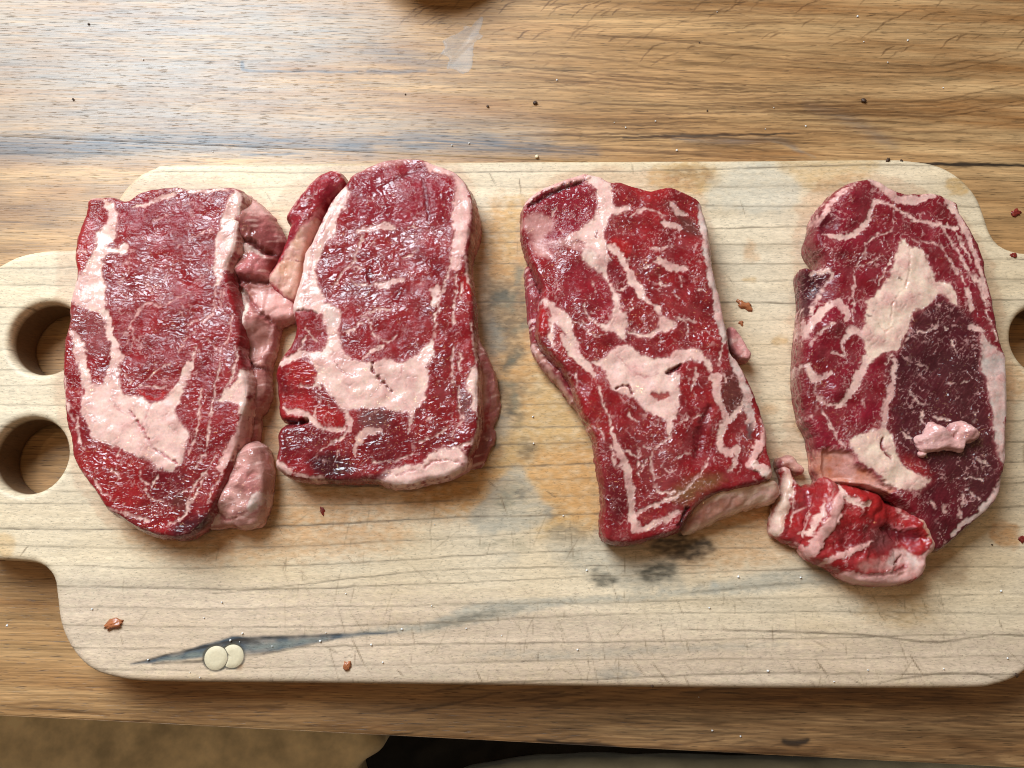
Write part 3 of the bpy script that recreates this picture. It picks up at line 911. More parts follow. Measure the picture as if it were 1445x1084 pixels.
def build_board():
    P, F, loops, d = grid_region(board_sdf, board_out.min(0) - 1, board_out.max(0) + 1, 0.65, 4.5)
    x, y = P[:, 0], P[:, 1]
    b = fbm(x / 90, y / 8, 301, 3); c = fbm(x / 18, y / 2.5, 305, 2); e = fbm(x / 70, y / 60, 309, 2)
    k = np.clip(0.5 + 0.8 * e + 0.3 * b, 0, 1)[:, None]
    col = MAPLE['cream'] * (1 - k) + MAPLE['pale'] * k
    col = col * (1 + 0.07 * b + 0.04 * c)[:, None]
    n1x, n1y = fbm(x / 14, y / 9, 311, 3), fbm(x / 14, y / 9, 315, 3)
    edge = fbm(x / 5, y / 2.2, 321, 2)
    dz = np.zeros(len(P))
    for kind, q, ww, cc, al, soft, warp in bmarks:
        idx = box_mask(P, q, soft * 2 + (max(ww) if ww else 0) + warp + 1)
        if len(idx) == 0: continue
        Wp = P[idx] + warp * np.column_stack([n1x[idx], n1y[idx]])
        if kind == 'poly':
            sd = poly_sd(Wp, q)
        else:
            sd = -stroke_d(Wp, q, ww)
        a = sstep(-soft, soft, sd + (0.5 * soft * edge[idx] if soft > 1 else 0)) * al
        if soft > 1: a = a * np.clip(0.95 + 0.55 * edge[idx] + 0.25 * c[idx], 0.3, 1.1)
        else:
            a = a * np.clip(0.95 + 0.7 * n1x[idx], 0.35, 1.1)
            dz[idx] -= 0.10 * a
        a = np.clip(a, 0, 1)[:, None]
        col[idx] = col[idx] * (1 - a) + cc * a
    r = 4.0
    z = BT - r * 0.9 * rounding(d, r) + 0.10 * fbm(x / 40, y / 30, 331, 2) + dz * sstep(0, 2, d)
    V = [np.column_stack([P, z])]; FF = [F]; CC = [col]; N = len(P)
    for L in loops:
        Q = P[L]; nrm = loop_normals(Q); m = len(L); prev = L; zr = z[L]
        wcol = MAPLE['cream'] if m > 900 else s2l(112, 82, 54)  # hole walls: stained brown, with the recess shade put into the colour
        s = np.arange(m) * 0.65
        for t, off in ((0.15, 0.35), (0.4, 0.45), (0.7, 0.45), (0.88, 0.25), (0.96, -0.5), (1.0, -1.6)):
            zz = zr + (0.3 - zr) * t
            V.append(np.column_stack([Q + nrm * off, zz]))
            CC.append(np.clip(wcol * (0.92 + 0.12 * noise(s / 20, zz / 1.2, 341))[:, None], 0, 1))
            ids = N + np.arange(m)
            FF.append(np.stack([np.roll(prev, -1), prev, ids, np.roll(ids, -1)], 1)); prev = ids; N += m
    me = mesh_arrays('body', np.concatenate(V), np.concatenate(FF))
    set_attrs(me, np.clip(np.concatenate(CC), 0.003, 1))
    root = thing('cutting_board', 'pale maple cutting board with finger holes in both handles, carrying the four steaks', 'cutting board')
    make_obj('body', me, M_BOARD, root)
    return root
board = build_board()

def disc(name, px, rpx, parent, z0, z1, mat, cut=None):
    c = plane([px], z1)[0]; e = plane([(px[0] + rpx, px[1])], z1)[0]; r = float(np.hypot(*(e - c)))
    n = 40
    a = np.linspace(0, 2 * math.pi, n, endpoint=False)
    rings = [(r, z0), (r, z1 - 0.25), (r - 0.25, z1), (r * 0.5, z1 + 0.02), (0.05, z1 + 0.02)]
    V = np.concatenate([np.column_stack([c[0] + rr * np.cos(a), c[1] + rr * np.sin(a), np.full(n, zz)]) for rr, zz in rings])
    if cut is not None:     # the second plug bites into the first one
        cc = plane([cut[0]], z1)[0]; rc = r * cut[1] + 0.35
        v = V[:, :2] - cc; L = np.maximum(np.hypot(v[:, 0], v[:, 1]), 1e-6)
        m = L < rc
        V[m, :2] = cc + v[m] / L[m][:, None] * rc
    F = []
    for k in range(len(rings) - 1):
        i = np.arange(n); j = (i + 1) % n
        F.append(np.stack([k * n + i, k * n + j, (k + 1) * n + j, (k + 1) * n + i], 1))
    me = mesh_arrays(name, V, np.concatenate(F), [np.arange(n) + (len(rings) - 1) * n])
    o = make_obj(name, me, mat, parent)
    return o
disc('plug', (304.5, 929), 16.5, board, 22, BT + 0.08, M_PLUG)
disc('plug', (328, 926.5), 16.0, board, 22, BT + 0.06, M_PLUG, cut=((304.5, 929), 1.05))

# ------------------------------------------------------------------ steaks
TH = 24.0
ZT = BT + TH

def lobe(name, parent, mat, px, z, zb, top, colors, seed, r=5.0, bulge=0.8, lump=1.0, items=None, jitter=0.4, marble=0.0, wall=None, wall_amt=0.4, h=0.55, fold=0.8):
    """small soft piece at the side of a steak: top may be a number or ((px,z),(px,z)) slope"""
    p = Paint(z, colors, marble, seed, 0.4, wall or colors[0], wall_amt)
    for it in (items or []):
        getattr(p, it[0])(*it[1:-1], **it[-1]) if isinstance(it[-1], dict) else getattr(p, it[0])(*it[1:])
    if isinstance(top, tuple):
        (a, za), (b, zb2) = top
        A0, B0 = plane([a], z)[0], plane([b], z)[0]
        dd = B0 - A0
        fn = lambda Q: za + (zb2 - za) * np.clip(((Q - A0) @ dd) / float(dd @ dd), -0.1, 1.1)
    else:
        fn = top
    return slab(name, parent, mat, plane(px, z), p, zb, fn, r, h, 12, bulge, None, jitter * 1.8, seed, lump * 1.2, fold)

def bowl_top(base, spots):
    """top height with broad swells: spots (px, radius_px, dz)"""
    pts = [(plane([s[0]], ZT)[0], s[1] / PPMM, s[2]) for s in spots]
    def f(P):
        z = np.full(len(P), base)
        for c, r, dz in pts:
            z = z + dz * np.exp(-((P[:, 0] - c[0]) ** 2 + (P[:, 1] - c[1]) ** 2) / (r * r))
        return z
    return f

def flare_at(spots):
    pts = [(plane([s[0]], ZT)[0], s[1] / PPMM, s[2]) for s in spots]
    def f(P):
        o = np.zeros(len(P))
        for c, r, a in pts:
            o = o + a * np.exp(-((P[:, 0] - c[0]) ** 2 + (P[:, 1] - c[1]) ** 2) / (r * r))
        return o
    return f

# ---------------- steak one
def steak_one():
    root = thing('steak', 'leftmost raw steak, beside the handle holes, with a pale fat lobe at its lower right', 'steak', group='raw steaks on the board')
    mat = M_MEAT[0]
    out = A_([(215, 165), (330, 145), (440, 172), (520, 130), (620, 100), (740, 92), (830, 105), (960, 98), (1080, 95), (1130, 140), (1125, 230), (1108, 330), (1095, 450), (1060, 530), (1045, 600), (1062, 700), (1085, 760), (1110, 850), (1122, 950), (1115, 1060)])
    out += B_([(1060, 110), (1085, 200), (1075, 310), (1050, 400), (1035, 500), (1000, 580), (960, 700), (910, 820), (850, 930), (760, 1012), (680, 1040), (560, 1025), (460, 990), (390, 940), (300, 880), (250, 800), (190, 720), (130, 620), (110, 500), (85, 400), (70, 260), (65, 120), (70, 20)])
    out += A_([(80, 990), (105, 900), (110, 790), (135, 690), (150, 610), (140, 500), (150, 410), (180, 300), (205, 230)])
    p = Paint(ZT, ('meat', 'meat2'), 0.55, 1000, 0.5, 'pinkmeat', 0.35)
    p.poly(A_([(115, 830), (300, 850), (350, 940), (350, 1090), (200, 1090), (170, 980), (130, 940)]), 'brownmeat', 0.6)
    p.poly(A_([(160, 400), (250, 300), (270, 430), (200, 560), (150, 600)]), 'red', 0.8, 0.7)
    p.poly(B_([(120, 620), (300, 540), (480, 620), (560, 760), (420, 900), (280, 840)]), 'red', 1.2, 0.45)
    p.poly(B_([(520, 660), (700, 660), (760, 760), (650, 860), (520, 800)]), 'deep', 1.0, 0.6)
    p.poly(B_([(640, 1000), (760, 930), (845, 900), (830, 980), (700, 1040)]), 'dark', 0.7, 0.85)
    p.poly(B_([(650, 840), (720, 800), (760, 860), (690, 900)]), 'brown', 0.8, 0.7)
    p.poly(A_([(420, 200), (1000, 150), (980, 330), (700, 360), (430, 330)]), 'purple', 2.0, 0.45)
    # fat
    p.poly(A_([(1080, 125), (1132, 140), (1125, 230), (1108, 330), (1095, 450), (1055, 530), (1020, 620), (975, 680), (968, 560), (975, 430), (1000, 320), (1040, 220)]), 'fat', part='fat_strip')
    p.poly(A_([(330, 170), (375, 200), (395, 260), (390, 340), (375, 400), (330, 450), (400, 450), (450, 430), (465, 460), (430, 495), (380, 485), (320, 510), (305, 570), (320, 640), (330, 760), (320, 840), (260, 830), (190, 800), (120, 770), (135, 700), (170, 630), (220, 560), (255, 490), (270, 440), (280, 360), (330, 300), (335, 240), (310, 195)]), 'fat', part='fat_seam')
    p.line(A_([(315, 830), (345, 900), (352, 960), (385, 1040), (400, 1100)]), [12, 8, 8, 14], 'fat')
    p.line(B_([(340, -40), (350, 40), (350, 120), (340, 200)]), [10, 10, 14, 20], 'fat')
    p.line(A_([(130, 950), (160, 1000), (190, 1060)]), [6, 10, 12], 'fat')
    p.line(B_([(145, -10), (180, 80), (200, 140), (210, 210)]), [10, 12, 14, 16], 'fat')
    p.line(A_([(480, 215), (570, 195), (680, 155), (760, 120), (860, 125), (1000, 110), (1080, 112)]), [3, 8, 8, 7, 8, 7, 8], 'fat')
    p.line(A_([(560, 160), (660, 130), (780, 105)]), 4, 'pinkfat', alpha=0.6)
    p.line(A_([(215, 180), (290, 160), (345, 185)]), [8, 6, 8], 'tanfat')
    p.line(A_([(145, 490), (175, 472), (225, 480)]), 5, 'pinkfat')
    p.poly(B_([(200, 195), (330, 200), (352, 90), (375, 170), (400, 240), (440, 265), (520, 285), (560, 310), (620, 290), (660, 240), (710, 200), (740, 205), (730, 260), (690, 340), (700, 400), (740, 440), (750, 520), (735, 580), (690, 660), (600, 660), (500, 600), (400, 560), (300, 520), (250, 510), (210, 420), (175, 350), (190, 260)]), 'fat', dz=0.5, part='fat_kernel')
    p.line(B_([(715, 210), (745, 140), (770, 90)]), [14, 11, 6], 'fat')
    p.line(B_([(440, 345), (500, 430), (560, 540), (620, 590), (690, 632)]), [1.5, 3, 1.6, 2.2, 2.5], 'pinkmeat', dz=-1.2)
    p.line(B_([(330, 300), (420, 370), (440, 345)]), 1.5, 'pinkmeat', alpha=0.5, dz=-0.6)
    p.line(B_([(560, 310), (540, 360), (505, 430)]), 1.6, 'pinkmeat', alpha=0.5, dz=-0.6)
    p.line(B_([(470, 240), (540, 270), (600, 280), (620, 250)]), [2, 5, 4, 2], 'red')
    p.poly(B_([(1062, 112), (1088, 200), (1076, 310), (1050, 390), (1010, 300), (960, 292), (910, 290), (960, 240), (1010, 190)]), 'fat', part='fat_strip')
    p.line(B_([(1050, 385), (1030, 480), (970, 580), (930, 650)]), [8, 14, 14, 10], 'pinkfat')
    for pts, w in (([(800, 0), (775, 120), (745, 205)], 4), ([(935, 60), (920, 160), (890, 280), (880, 440), (850, 560), (800, 650)], 4), ([(830, 230), (820, 330), (800, 470), (760, 590)], 3.5), ([(1010, 0), (1025, 60), (990, 180), (920, 280)], 4), ([(850, 690), (800, 800), (720, 920)], [3, 5, 6]),
                   ([(905, 600), (850, 680), (790, 740), (740, 880)], 4), ([(680, 810), (740, 780)], 3), ([(300, 880), (400, 905), (525, 942)], [5, 7, 6]), ([(600, 972), (700, 940), (760, 880)], [3, 5, 5]),
                   ([(75, 160), (90, 300), (130, 400)], [4, 6, 4]), ([(150, 380), (160, 480), (200, 560)], 4), ([(230, 720), (290, 800), (360, 830)], 4), ([(330, 690), (360, 680), (370, 720)], 4), ([(480, 660), (500, 720), (540, 760), (590, 700)], 3), ([(510, 780), (540, 830), (620, 840)], 3), ([(370, 590), (390, 560)], 4),
                   ([(540, 180), (600, 110), (650, 90)], 4), ([(450, 240), (520, 215), (640, 220)], 3), ([(380, 120), (450, 190)], 3), ([(960, 640), (900, 760), (850, 860)], 3)):
        p.line(B_(pts), w, 'fat', 0.28, 0.9)
    for pts, w in (([(460, 930), (500, 860), (560, 790), (640, 795)], 5), ([(630, 690), (700, 600)], 4), ([(650, 790), (720, 770), (810, 720)], 4), ([(905, 885), (960, 850)], 8), ([(955, 870), (970, 760), (978, 690)], 5), ([(800, 900), (870, 880)], 4), ([(430, 560), (460, 520), (450, 600), (410, 660)], 3), ([(750, 450), (830, 400), (950, 350)], 3.5), ([(600, 300), (680, 260)], 5), ([(560, 640), (600, 720)], 3), ([(930, 1000), (1000, 1060), (1060, 960), (1070, 860)], 5), ([(1000, 700), (1010, 800), (1030, 700)], 3), ([(760, 1080), (790, 1010), (850, 950)], 3), ([(470, 920), (500, 980), (480, 1050)], 3)):
        p.line(A_(pts), w, 'pinkfat', 0.35, 0.75)
    top = bowl_top(ZT, [(A_([(700, 500)])[0], 70, -1.2), (A_([(300, 200)])[0], 40, -1.5), (B_([(400, 400)])[0], 60, 1.0), (B_([(600, 950)])[0], 60, -4)])
    fl = flare_at([(A_([(1120, 200)])[0], 30, 3), (B_([(300, 900)])[0], 70, 2)])
    o, surf, ol = slab('meat', root, mat, plane(out, ZT), p, BT, top, 3.4, 0.5, 20, 1.6, fl, 0.6, 1100, 0.7)
    fat_parts(p, root, mat, surf, ol, 0.5)
    edge_px = A_([(1078, 100), (1190, 155), (1280, 240), (1340, 340), (1356, 410), (1318, 490), (1275, 560), (1300, 660), (1405, 735), (1418, 840), (1330, 890), (1312, 940), (1302, 1000), (1285, 1060)]) + B_([(1200, 10), (1180, 70), (1168, 118), (1176, 220), (1150, 310), (1112, 370), (1105, 480), (1040, 560), (990, 480), (1020, 300), (1040, 200), (1030, 60)]) + A_([(1080, 920), (1040, 760), (1020, 620), (1050, 480), (1080, 300)])
    edge_top = bowl_top(BT + 10.5, [(A_([(1090, 250)])[0], 30, 12), (A_([(1160, 400)])[0], 26, 6), (A_([(1170, 560)])[0], 20, 6), (A_([(1090, 560)])[0], 18, 6), (A_([(1120, 880)])[0], 24, 10), (A_([(1250, 780)])[0], 20, 3), (A_([(1340, 400)])[0], 16, -4), (B_([(1060, 250)])[0], 26, 9), (B_([(1160, 260)])[0], 20, -3), (B_([(1130, 40)])[0], 16, 4)])
    lobe('fat_edge', root, mat, edge_px, ZT - 8, BT, edge_top, ('mauve', 'pinkmeat'), 1200, 4.5, 1.0, 0.8,
         [('poly', A_([(1085, 110), (1190, 160), (1275, 240), (1190, 262), (1110, 240)]), 'pinkfat', 1.0), ('poly', A_([(1110, 310), (1250, 320), (1345, 400), (1300, 500), (1190, 440), (1105, 400)]), 'brownmeat', 1.4, 0.7), ('line', A_([(1110, 210), (1098, 330), (1092, 440)]), [10, 14, 12], 'tanfat'),
          ('poly', A_([(1150, 480), (1240, 500), (1255, 600), (1190, 640), (1120, 620)]), 'pinkmeat', 1.4, 0.6), ('line', A_([(1110, 480), (1175, 455), (1240, 500)]), [6, 10, 6], 'greyfat'),
          ('poly', A_([(1190, 670), (1290, 700), (1390, 740), (1400, 840), (1320, 870), (1230, 800)]), 'pinkfat', 1.2), ('line', A_([(1180, 690), (1250, 705), (1290, 745)]), 8, 'lilac'),
          ('line', A_([(1122, 700), (1145, 800), (1138, 950), (1150, 1080)]), [9, 12, 12, 8], 'white'), ('poly', A_([(1180, 900), (1280, 930), (1280, 1080), (1170, 1084)]), 'mauve', 1.2, 0.8), ('poly', A_([(1190, 980), (1270, 960), (1275, 1060), (1190, 1075)]), 'brownmeat', 1.4, 0.6), ('line', A_([(1295, 915), (1272, 965)]), 5, 'lilac'), ('line', A_([(1290, 1000), (1270, 1060)]), 5, 'lilac'),
          ('line', A_([(1085, 425), (1180, 425), (1250, 470), (1320, 480)]), [3, 6, 8, 5], 'deep', dict(soft=0.9, alpha=0.75, dz=-5)),
          ('line', A_([(1050, 600), (1110, 640), (1200, 648), (1290, 640)]), [8, 8, 6, 4], 'deep', dict(soft=0.9, alpha=0.75, dz=-4.5)),
          ('line', A_([(1085, 660), (1120, 700), (1170, 760), (1250, 850), (1320, 905)]), [8, 3, 4, 6, 4], 'brownmeat', dict(soft=0.8, alpha=0.7, dz=-4)),
          ('line', B_([(1045, 60), (1100, 100), (1185, 112)]), [3, 5, 4], 'deep', dict(soft=0.8, alpha=0.7, dz=-3.5)),
          ('line', B_([(1080, 150), (1095, 260), (1085, 380)]), [4, 6, 4], 'tanfat', dict(alpha=0.7)), ('line', B_([(1120, 380), (1070, 420), (1040, 520)]), [4, 8, 5], 'dark', dict(soft=1.0, alpha=0.6, dz=-3))], h=0.5)
    lobe('fat_lobe', root, mat, B_([(1060, 522), (1130, 530), (1165, 600), (1172, 720), (1160, 830), (1130, 920), (1100, 970), (1020, 985), (940, 972), (830, 985), (815, 955), (850, 860), (900, 790), (960, 690), (1000, 580)]), ZT - 4, BT, bowl_top(ZT - 3.5, [(B_([(1120, 640)])[0], 20, 1.5), (B_([(1100, 950)])[0], 25, -5), (B_([(880, 950)])[0], 22, -6)]), ('pinkfat', 'mauve'), 1350, 7, 1.2, 1.6,
         [('line', B_([(1020, 560), (980, 660), (930, 780)]), 9, 'greyfat'), ('line', B_([(1010, 590), (1000, 700), (960, 740)]), 3, 'pinkmeat', dict(alpha=0.6, dz=-1.0)), ('poly', B_([(850, 820), (890, 795), (915, 830), (905, 880), (860, 885)]), 'white', dict(dz=1.2)), ('poly', B_([(830, 930), (870, 900), (910, 920), (890, 965), (830, 975)]), 'white', dict(dz=1.0)), ('poly', B_([(1120, 790), (1160, 800), (1150, 850), (1080, 900), (1070, 860)]), 'greyfat', dict(dz=1.0)),
          ('poly', B_([(1060, 680), (1120, 690), (1110, 790), (1060, 800)]), 'pinkmeat', 1.0, 0.7), ('line', B_([(900, 880), (930, 940), (1010, 930)]), 3, 'brownmeat', dict(alpha=0.7, dz=-1.2))])
    return root
steak_one()

# ---------------- steak two
def steak_two():
    root = thing('steak', 'second raw steak from the left, its top reaching the board edge, with side flap', 'steak', group='raw steaks on the board')
    mat = M_MEAT[1]
    out = C_([(500, 200), (530, 150), (600, 110), (700, 60), (800, 42), (880, 40), (960, 50), (1040, 85), (1130, 120), (1190, 165), (1240, 240), (1262, 320), (1262, 420), (1250, 530), (1240, 640), (1240, 740), (1262, 860), (1268, 960)])
    out += D_([(1245, 60), (1250, 200), (1275, 330), (1272, 450), (1275, 600), (1268, 700), (1240, 790), (1212, 850), (1205, 905), (1090, 970), (980, 990), (850, 1020), (740, 1015), (640, 985), (480, 992), (340, 985), (200, 980), (120, 945), (70, 905), (75, 860), (90, 800), (82, 720), (115, 668), (200, 648), (110, 628), (85, 560), (80, 440), (75, 350), (110, 270), (160, 200), (190, 130), (195, 60)])
    out += C_([(188, 990), (178, 930), (200, 850), (235, 740), (252, 620), (290, 560), (330, 480), (365, 400), (410, 310), (460, 250)])
    p = Paint(ZT, ('meat', 'meat2'), 0.35, 2000, 1.2, 'pinkmeat', 0.3)
    p.poly(C_([(520, 160), (880, 60), (1140, 160), (1140, 420), (560, 440)]), 'purple', 2, 0.5)
    p.poly(D_([(600, 570), (740, 570), (720, 690), (580, 670)]), 'greymeat', 0.8, 0.7)
    p.poly(D_([(290, 850), (420, 820), (500, 880), (520, 960), (350, 980), (270, 900)]), 'dark', 1.0, 0.9)
    p.poly(D_([(1165, 450), (1225, 470), (1240, 600), (1190, 650), (1160, 560)]), 'greymeat', 0.8, 0.7)
    p.poly(D_([(320, 560), (460, 600), (490, 660), (330, 670)]), 'red', 0.8, 0.85)
    p.poly(D_([(150, 320), (310, 310), (310, 430), (180, 430)]), 'red', 0.8, 0.85)
    p.poly(D_([(100, 480), (300, 500), (280, 600), (110, 620)]), 'red', 0.8, 0.6)
    p.poly(C_([(1190, 780), (1250, 770), (1262, 890), (1200, 900)]), 'red', 0.8, 0.8)
    p.poly(D_([(100, 680), (400, 700), (300, 820), (110, 830)]), 'deep', 1.2, 0.6)
    p.poly(D_([(620, 720), (860, 680), (840, 840), (640, 900)]), 'deep', 1.2, 0.5)
    p.line(C_([(960, 180), (985, 300), (1000, 430)]), [4, 9, 4], 'deep', 0.8, 0.6, dz=-0.8)
    p.line(C_([(700, 230), (830, 160), (940, 110)]), [3, 7, 4], 'deep', 0.8, 0.5, dz=-0.6)
    p.line(C_([(640, 720), (645, 790)]), 8, 'deep', 0.6, 0.7, dz=-1.0)
    p.poly(C_([(500, 215), (520, 270), (500, 350), (450, 420), (440, 490), (390, 560), (350, 630), (325, 720), (330, 800), (360, 870), (400, 930), (455, 980), (465, 1062), (375, 1062), (365, 1000), (330, 975), (270, 970), (190, 985), (175, 930), (200, 850), (235, 740), (255, 620), (285, 560), (335, 470), (372, 395), (425, 300), (470, 245)]), 'fat', part='fat_strip')
    p.line(C_([(480, 290), (400, 430), (310, 600), (290, 720), (280, 800)]), 2, 'pinkmeat', alpha=0.5, dz=-1.0)
    p.line(C_([(300, 720), (240, 830), (210, 880)]), 2, 'pinkmeat', alpha=0.4, dz=-0.8)
    p.line(C_([(190, 985), (240, 970), (330, 985)]), [3, 4, 2], 'brownmeat', alpha=0.8, dz=-1.2)
    p.poly(D_([(275, 240), (370, 215), (385, 130), (375, 60), (368, -10), (460, -10), (455, 120), (465, 190), (500, 260), (580, 298), (650, 310), (720, 280), (830, 295), (900, 260), (970, 190), (1000, 170), (1000, 260), (970, 340), (975, 420), (960, 520), (900, 570), (880, 660), (865, 610), (830, 590), (740, 575), (720, 555), (620, 570), (520, 565), (490, 590), (430, 540), (380, 450), (340, 425), (310, 430), (320, 360), (290, 290)]), 'fat', dz=0.4, part='fat_kernel')
    p.line(D_([(660, 300), (648, 335), (665, 370), (710, 420), (765, 468)]), [1, 3, 3.5, 3, 1.5], 'brownmeat', dz=-1.6)
    p.line(D_([(420, 290), (490, 365), (560, 375)]), 1.8, 'pinkmeat', alpha=0.7, dz=-0.8)
    p.line(D_([(640, 500), (690, 440), (730, 400)]), 1.5, 'pinkmeat', alpha=0.5, dz=-0.6)
    p.line(D_([(830, 300), (820, 360)]), 1.5, 'pinkmeat', alpha=0.5, dz=-0.6)
    p.poly(C_([(960, 58), (1040, 88), (1130, 122), (1185, 165), (1235, 250), (1255, 330), (1250, 430), (1235, 540), (1205, 640), (1180, 720), (1150, 740), (1130, 640), (1145, 540), (1140, 420), (1150, 300), (1160, 200), (1100, 150), (1000, 130), (980, 90)]), 'pinkfat', part='fat_strip')
    p.line(C_([(1190, 220), (1200, 400), (1180, 600)]), 8, 'white', 0.8, 0.6)
    p.line(C_([(540, 150), (620, 110), (700, 75), (800, 55), (880, 50)]), [3, 8, 12, 10, 6], 'pinkfat', 0.8, 0.55)
    for pts, w in (([(1145, 600), (1130, 700), (1095, 800), (1060, 900), (1035, 1060)], 5), ([(1015, 850), (1045, 835), (1030, 940)], [6, 10, 6]), ([(1215, 640), (1225, 740), (1258, 830)], 5), ([(1165, 760), (1160, 900), (1150, 1060)], 4), ([(1200, 800), (1190, 900)], 3),
                   ([(570, 490), (640, 480), (720, 455), (795, 470)], [6, 5, 9, 5]), ([(580, 490), (600, 540), (560, 620)], 4), ([(530, 620), (560, 660), (490, 720), (430, 830)], 4), ([(690, 815), (760, 805), (835, 785)], 9), ([(540, 800), (580, 810), (640, 825), (700, 800)], 4), ([(840, 650), (890, 640), (930, 610)], 4), ([(650, 580), (680, 540)], 3), ([(880, 460), (930, 480)], 3), ([(530, 710), (580, 700), (560, 740)], 4), ([(600, 1000), (700, 960), (760, 970)], 5)):
        p.line(C_(pts), w, 'fat', 0.3, 0.85)
    for pts, w in (([(1025, 0), (1015, 120), (1000, 180), (1005, 270)], 5), ([(1232, 60), (1245, 200), (1262, 300)], 6), ([(1270, 600), (1262, 700), (1228, 772), (1150, 800), (1080, 805)], 6), ([(1125, 200), (1115, 330), (1120, 420)], 4), ([(1160, 250), (1165, 340)], 7), ([(1160, 440), (1160, 560), (1175, 640), (1110, 720)], 4), ([(110, 560), (180, 580), (240, 600), (290, 650), (380, 685), (470, 680)], [4, 8, 10, 6, 6, 5]), ([(500, 580), (495, 650), (480, 710), (360, 800), (290, 850)], [7, 7, 5, 3, 1]),
                   ([(690, 690), (600, 715), (555, 770), (545, 830)], [4, 11, 8, 3]), ([(490, 590), (520, 650), (500, 700)], [5, 9, 5]), ([(310, 560), (300, 640)], 4), ([(75, 890), (150, 935)], 12), ([(160, 945), (250, 965), (340, 975)], 7), ([(490, 120), (540, 110), (580, 65)], 6), ([(575, 20), (640, 60), (660, 130), (730, 180), (785, 145)], 3.5), ([(600, 285), (650, 230), (715, 200)], 6), ([(860, 590), (880, 640), (850, 700)], 6), ([(440, 800), (420, 860)], 3), ([(120, 300), (200, 260), (260, 250)], [8, 12, 8]), ([(220, 230), (260, 130), (240, 190)], 4), ([(250, 100), (330, 180)], 3), ([(900, 770), (1000, 740), (1100, 660)], 3), ([(960, 640), (1000, 620)], 4), ([(310, 430), (330, 440), (200, 430)], 4), ([(640, 880), (740, 870), (900, 830)], 3)):
        p.line(D_(pts), w, 'fat', 0.3, 0.88)
    p.poly(D_([(1230, 340), (1275, 340), (1272, 480), (1268, 600), (1235, 560), (1230, 480), (1195, 430)]), 'fat', part='fat_strip')
    p.poly(D_([(1040, 805), (1110, 792), (1200, 830), (1215, 890), (1180, 930), (1080, 975), (960, 990), (850, 1020), (740, 1015), (660, 985), (730, 930), (830, 910), (940, 890), (980, 850)]), 'fat', dz=0.6, part='fat_strip')
    p.line(D_([(950, 920), (1000, 880), (1100, 870), (1180, 900)]), 2.5, 'pinkmeat', alpha=0.6, dz=-1.4)
    p.line(D_([(780, 960), (900, 930)]), 2.5, 'pinkmeat', alpha=0.6, dz=-1.0)
    p.line(D_([(85, 640), (150, 648), (245, 640)]), [7, 9, 4], 'dark', 0.6, 0.9, dz=-6)
    p.line(D_([(640, 975), (700, 965), (740, 940)]), [5, 9, 4], 'deep', 0.8, 0.8, dz=-0.8)
    top = bowl_top(ZT, [(C_([(800, 60)])[0], 60, -2.5), (C_([(700, 620)])[0], 60, -1.4), (D_([(600, 420)])[0], 60, 1.0), (D_([(500, 990)])[0], 90, -4), (D_([(1000, 970)])[0], 50, -3), (D_([(100, 550)])[0], 40, -3)])
    fl = flare_at([(C_([(1270, 420)])[0], 40, 4)])
    o, surf, ol = slab('meat', root, mat, plane(out, ZT), p, BT, top, 3.4, 0.5, 20, 1.4, fl, 0.6, 2100, 0.8)
    fat_parts(p, root, mat, surf, ol, 0.5)
    # flap folded off the upper left corner
    lobe('flap', root, mat, C_([(420, 128), (485, 158), (498, 215), (440, 258), (385, 300), (325, 400), (280, 490), (235, 600), (210, 720), (180, 850), (140, 880), (70, 850), (-5, 745), (60, 640), (110, 540), (150, 430), (128, 385), (160, 330), (250, 230), (330, 160)]), ZT - 3, BT, ((C_([(420, 180)])[0], ZT - 0.5), (C_([(60, 780)])[0], BT + 13)), ('purple', 'meat'), 2300, 6, 0.8, 1.0,
         [('poly', C_([(330, 400), (300, 480), (250, 610), (215, 740), (180, 850), (130, 870), (60, 800), (10, 740), (90, 640), (180, 520), (260, 440)]), 'tanfat', 0.6), ('poly', C_([(0, 720), (60, 700), (110, 780), (60, 800)]), 'red', 0.8), ('poly', C_([(90, 800), (190, 790), (180, 870), (120, 880)]), 'pinkmeat', 1.0), ('line', C_([(440, 135), (490, 165), (505, 210)]), 8, 'pinkfat'), ('line', C_([(140, 380), (250, 240), (350, 165)]), 6, 'pinkfat', dict(alpha=0.6)), ('line', C_([(190, 480), (300, 400), (400, 290)]), 4, 'pinkmeat', dict(alpha=0.7)), ('line', C_([(200, 340), (330, 260)]), 4, 'pinkfat', dict(alpha=0.5)),
          ('line', C_([(120, 640), (240, 650)]), 1.6, 'brownmeat', dict(dz=-0.6)), ('line', C_([(70, 690), (130, 640), (100, 760)]), 8, 'orangefat', 1.0, 0.8)], marble=0.2)
    lobe('side_membrane', root, mat, L_([(150, 250), (210, 380), (250, 460), (285, 560), (292, 700), (262, 770), (272, 830), (240, 900), (200, 970), (140, 965), (150, 830), (150, 500), (140, 380)]), BT + 9, BT, ((L_([(170, 600)])[0], BT + 15), (L_([(285, 640)])[0], BT + 6)), ('mauve', 'pinkmeat'), 2400, 4, 0.6, 1.2,
         [('line', L_([(240, 560), (240, 680), (220, 800)]), 5, 'meat', dict(alpha=0.7)), ('poly', L_([(195, 520), (230, 540), (230, 680), (195, 740)]), 'tanfat', 1.0, 0.8), ('line', L_([(175, 320), (210, 380), (215, 410)]), 3, 'fat'), ('poly', L_([(200, 780), (270, 800), (200, 960), (160, 940)]), 'brownmeat', 1.5, 0.7)])
    return root
steak_two()

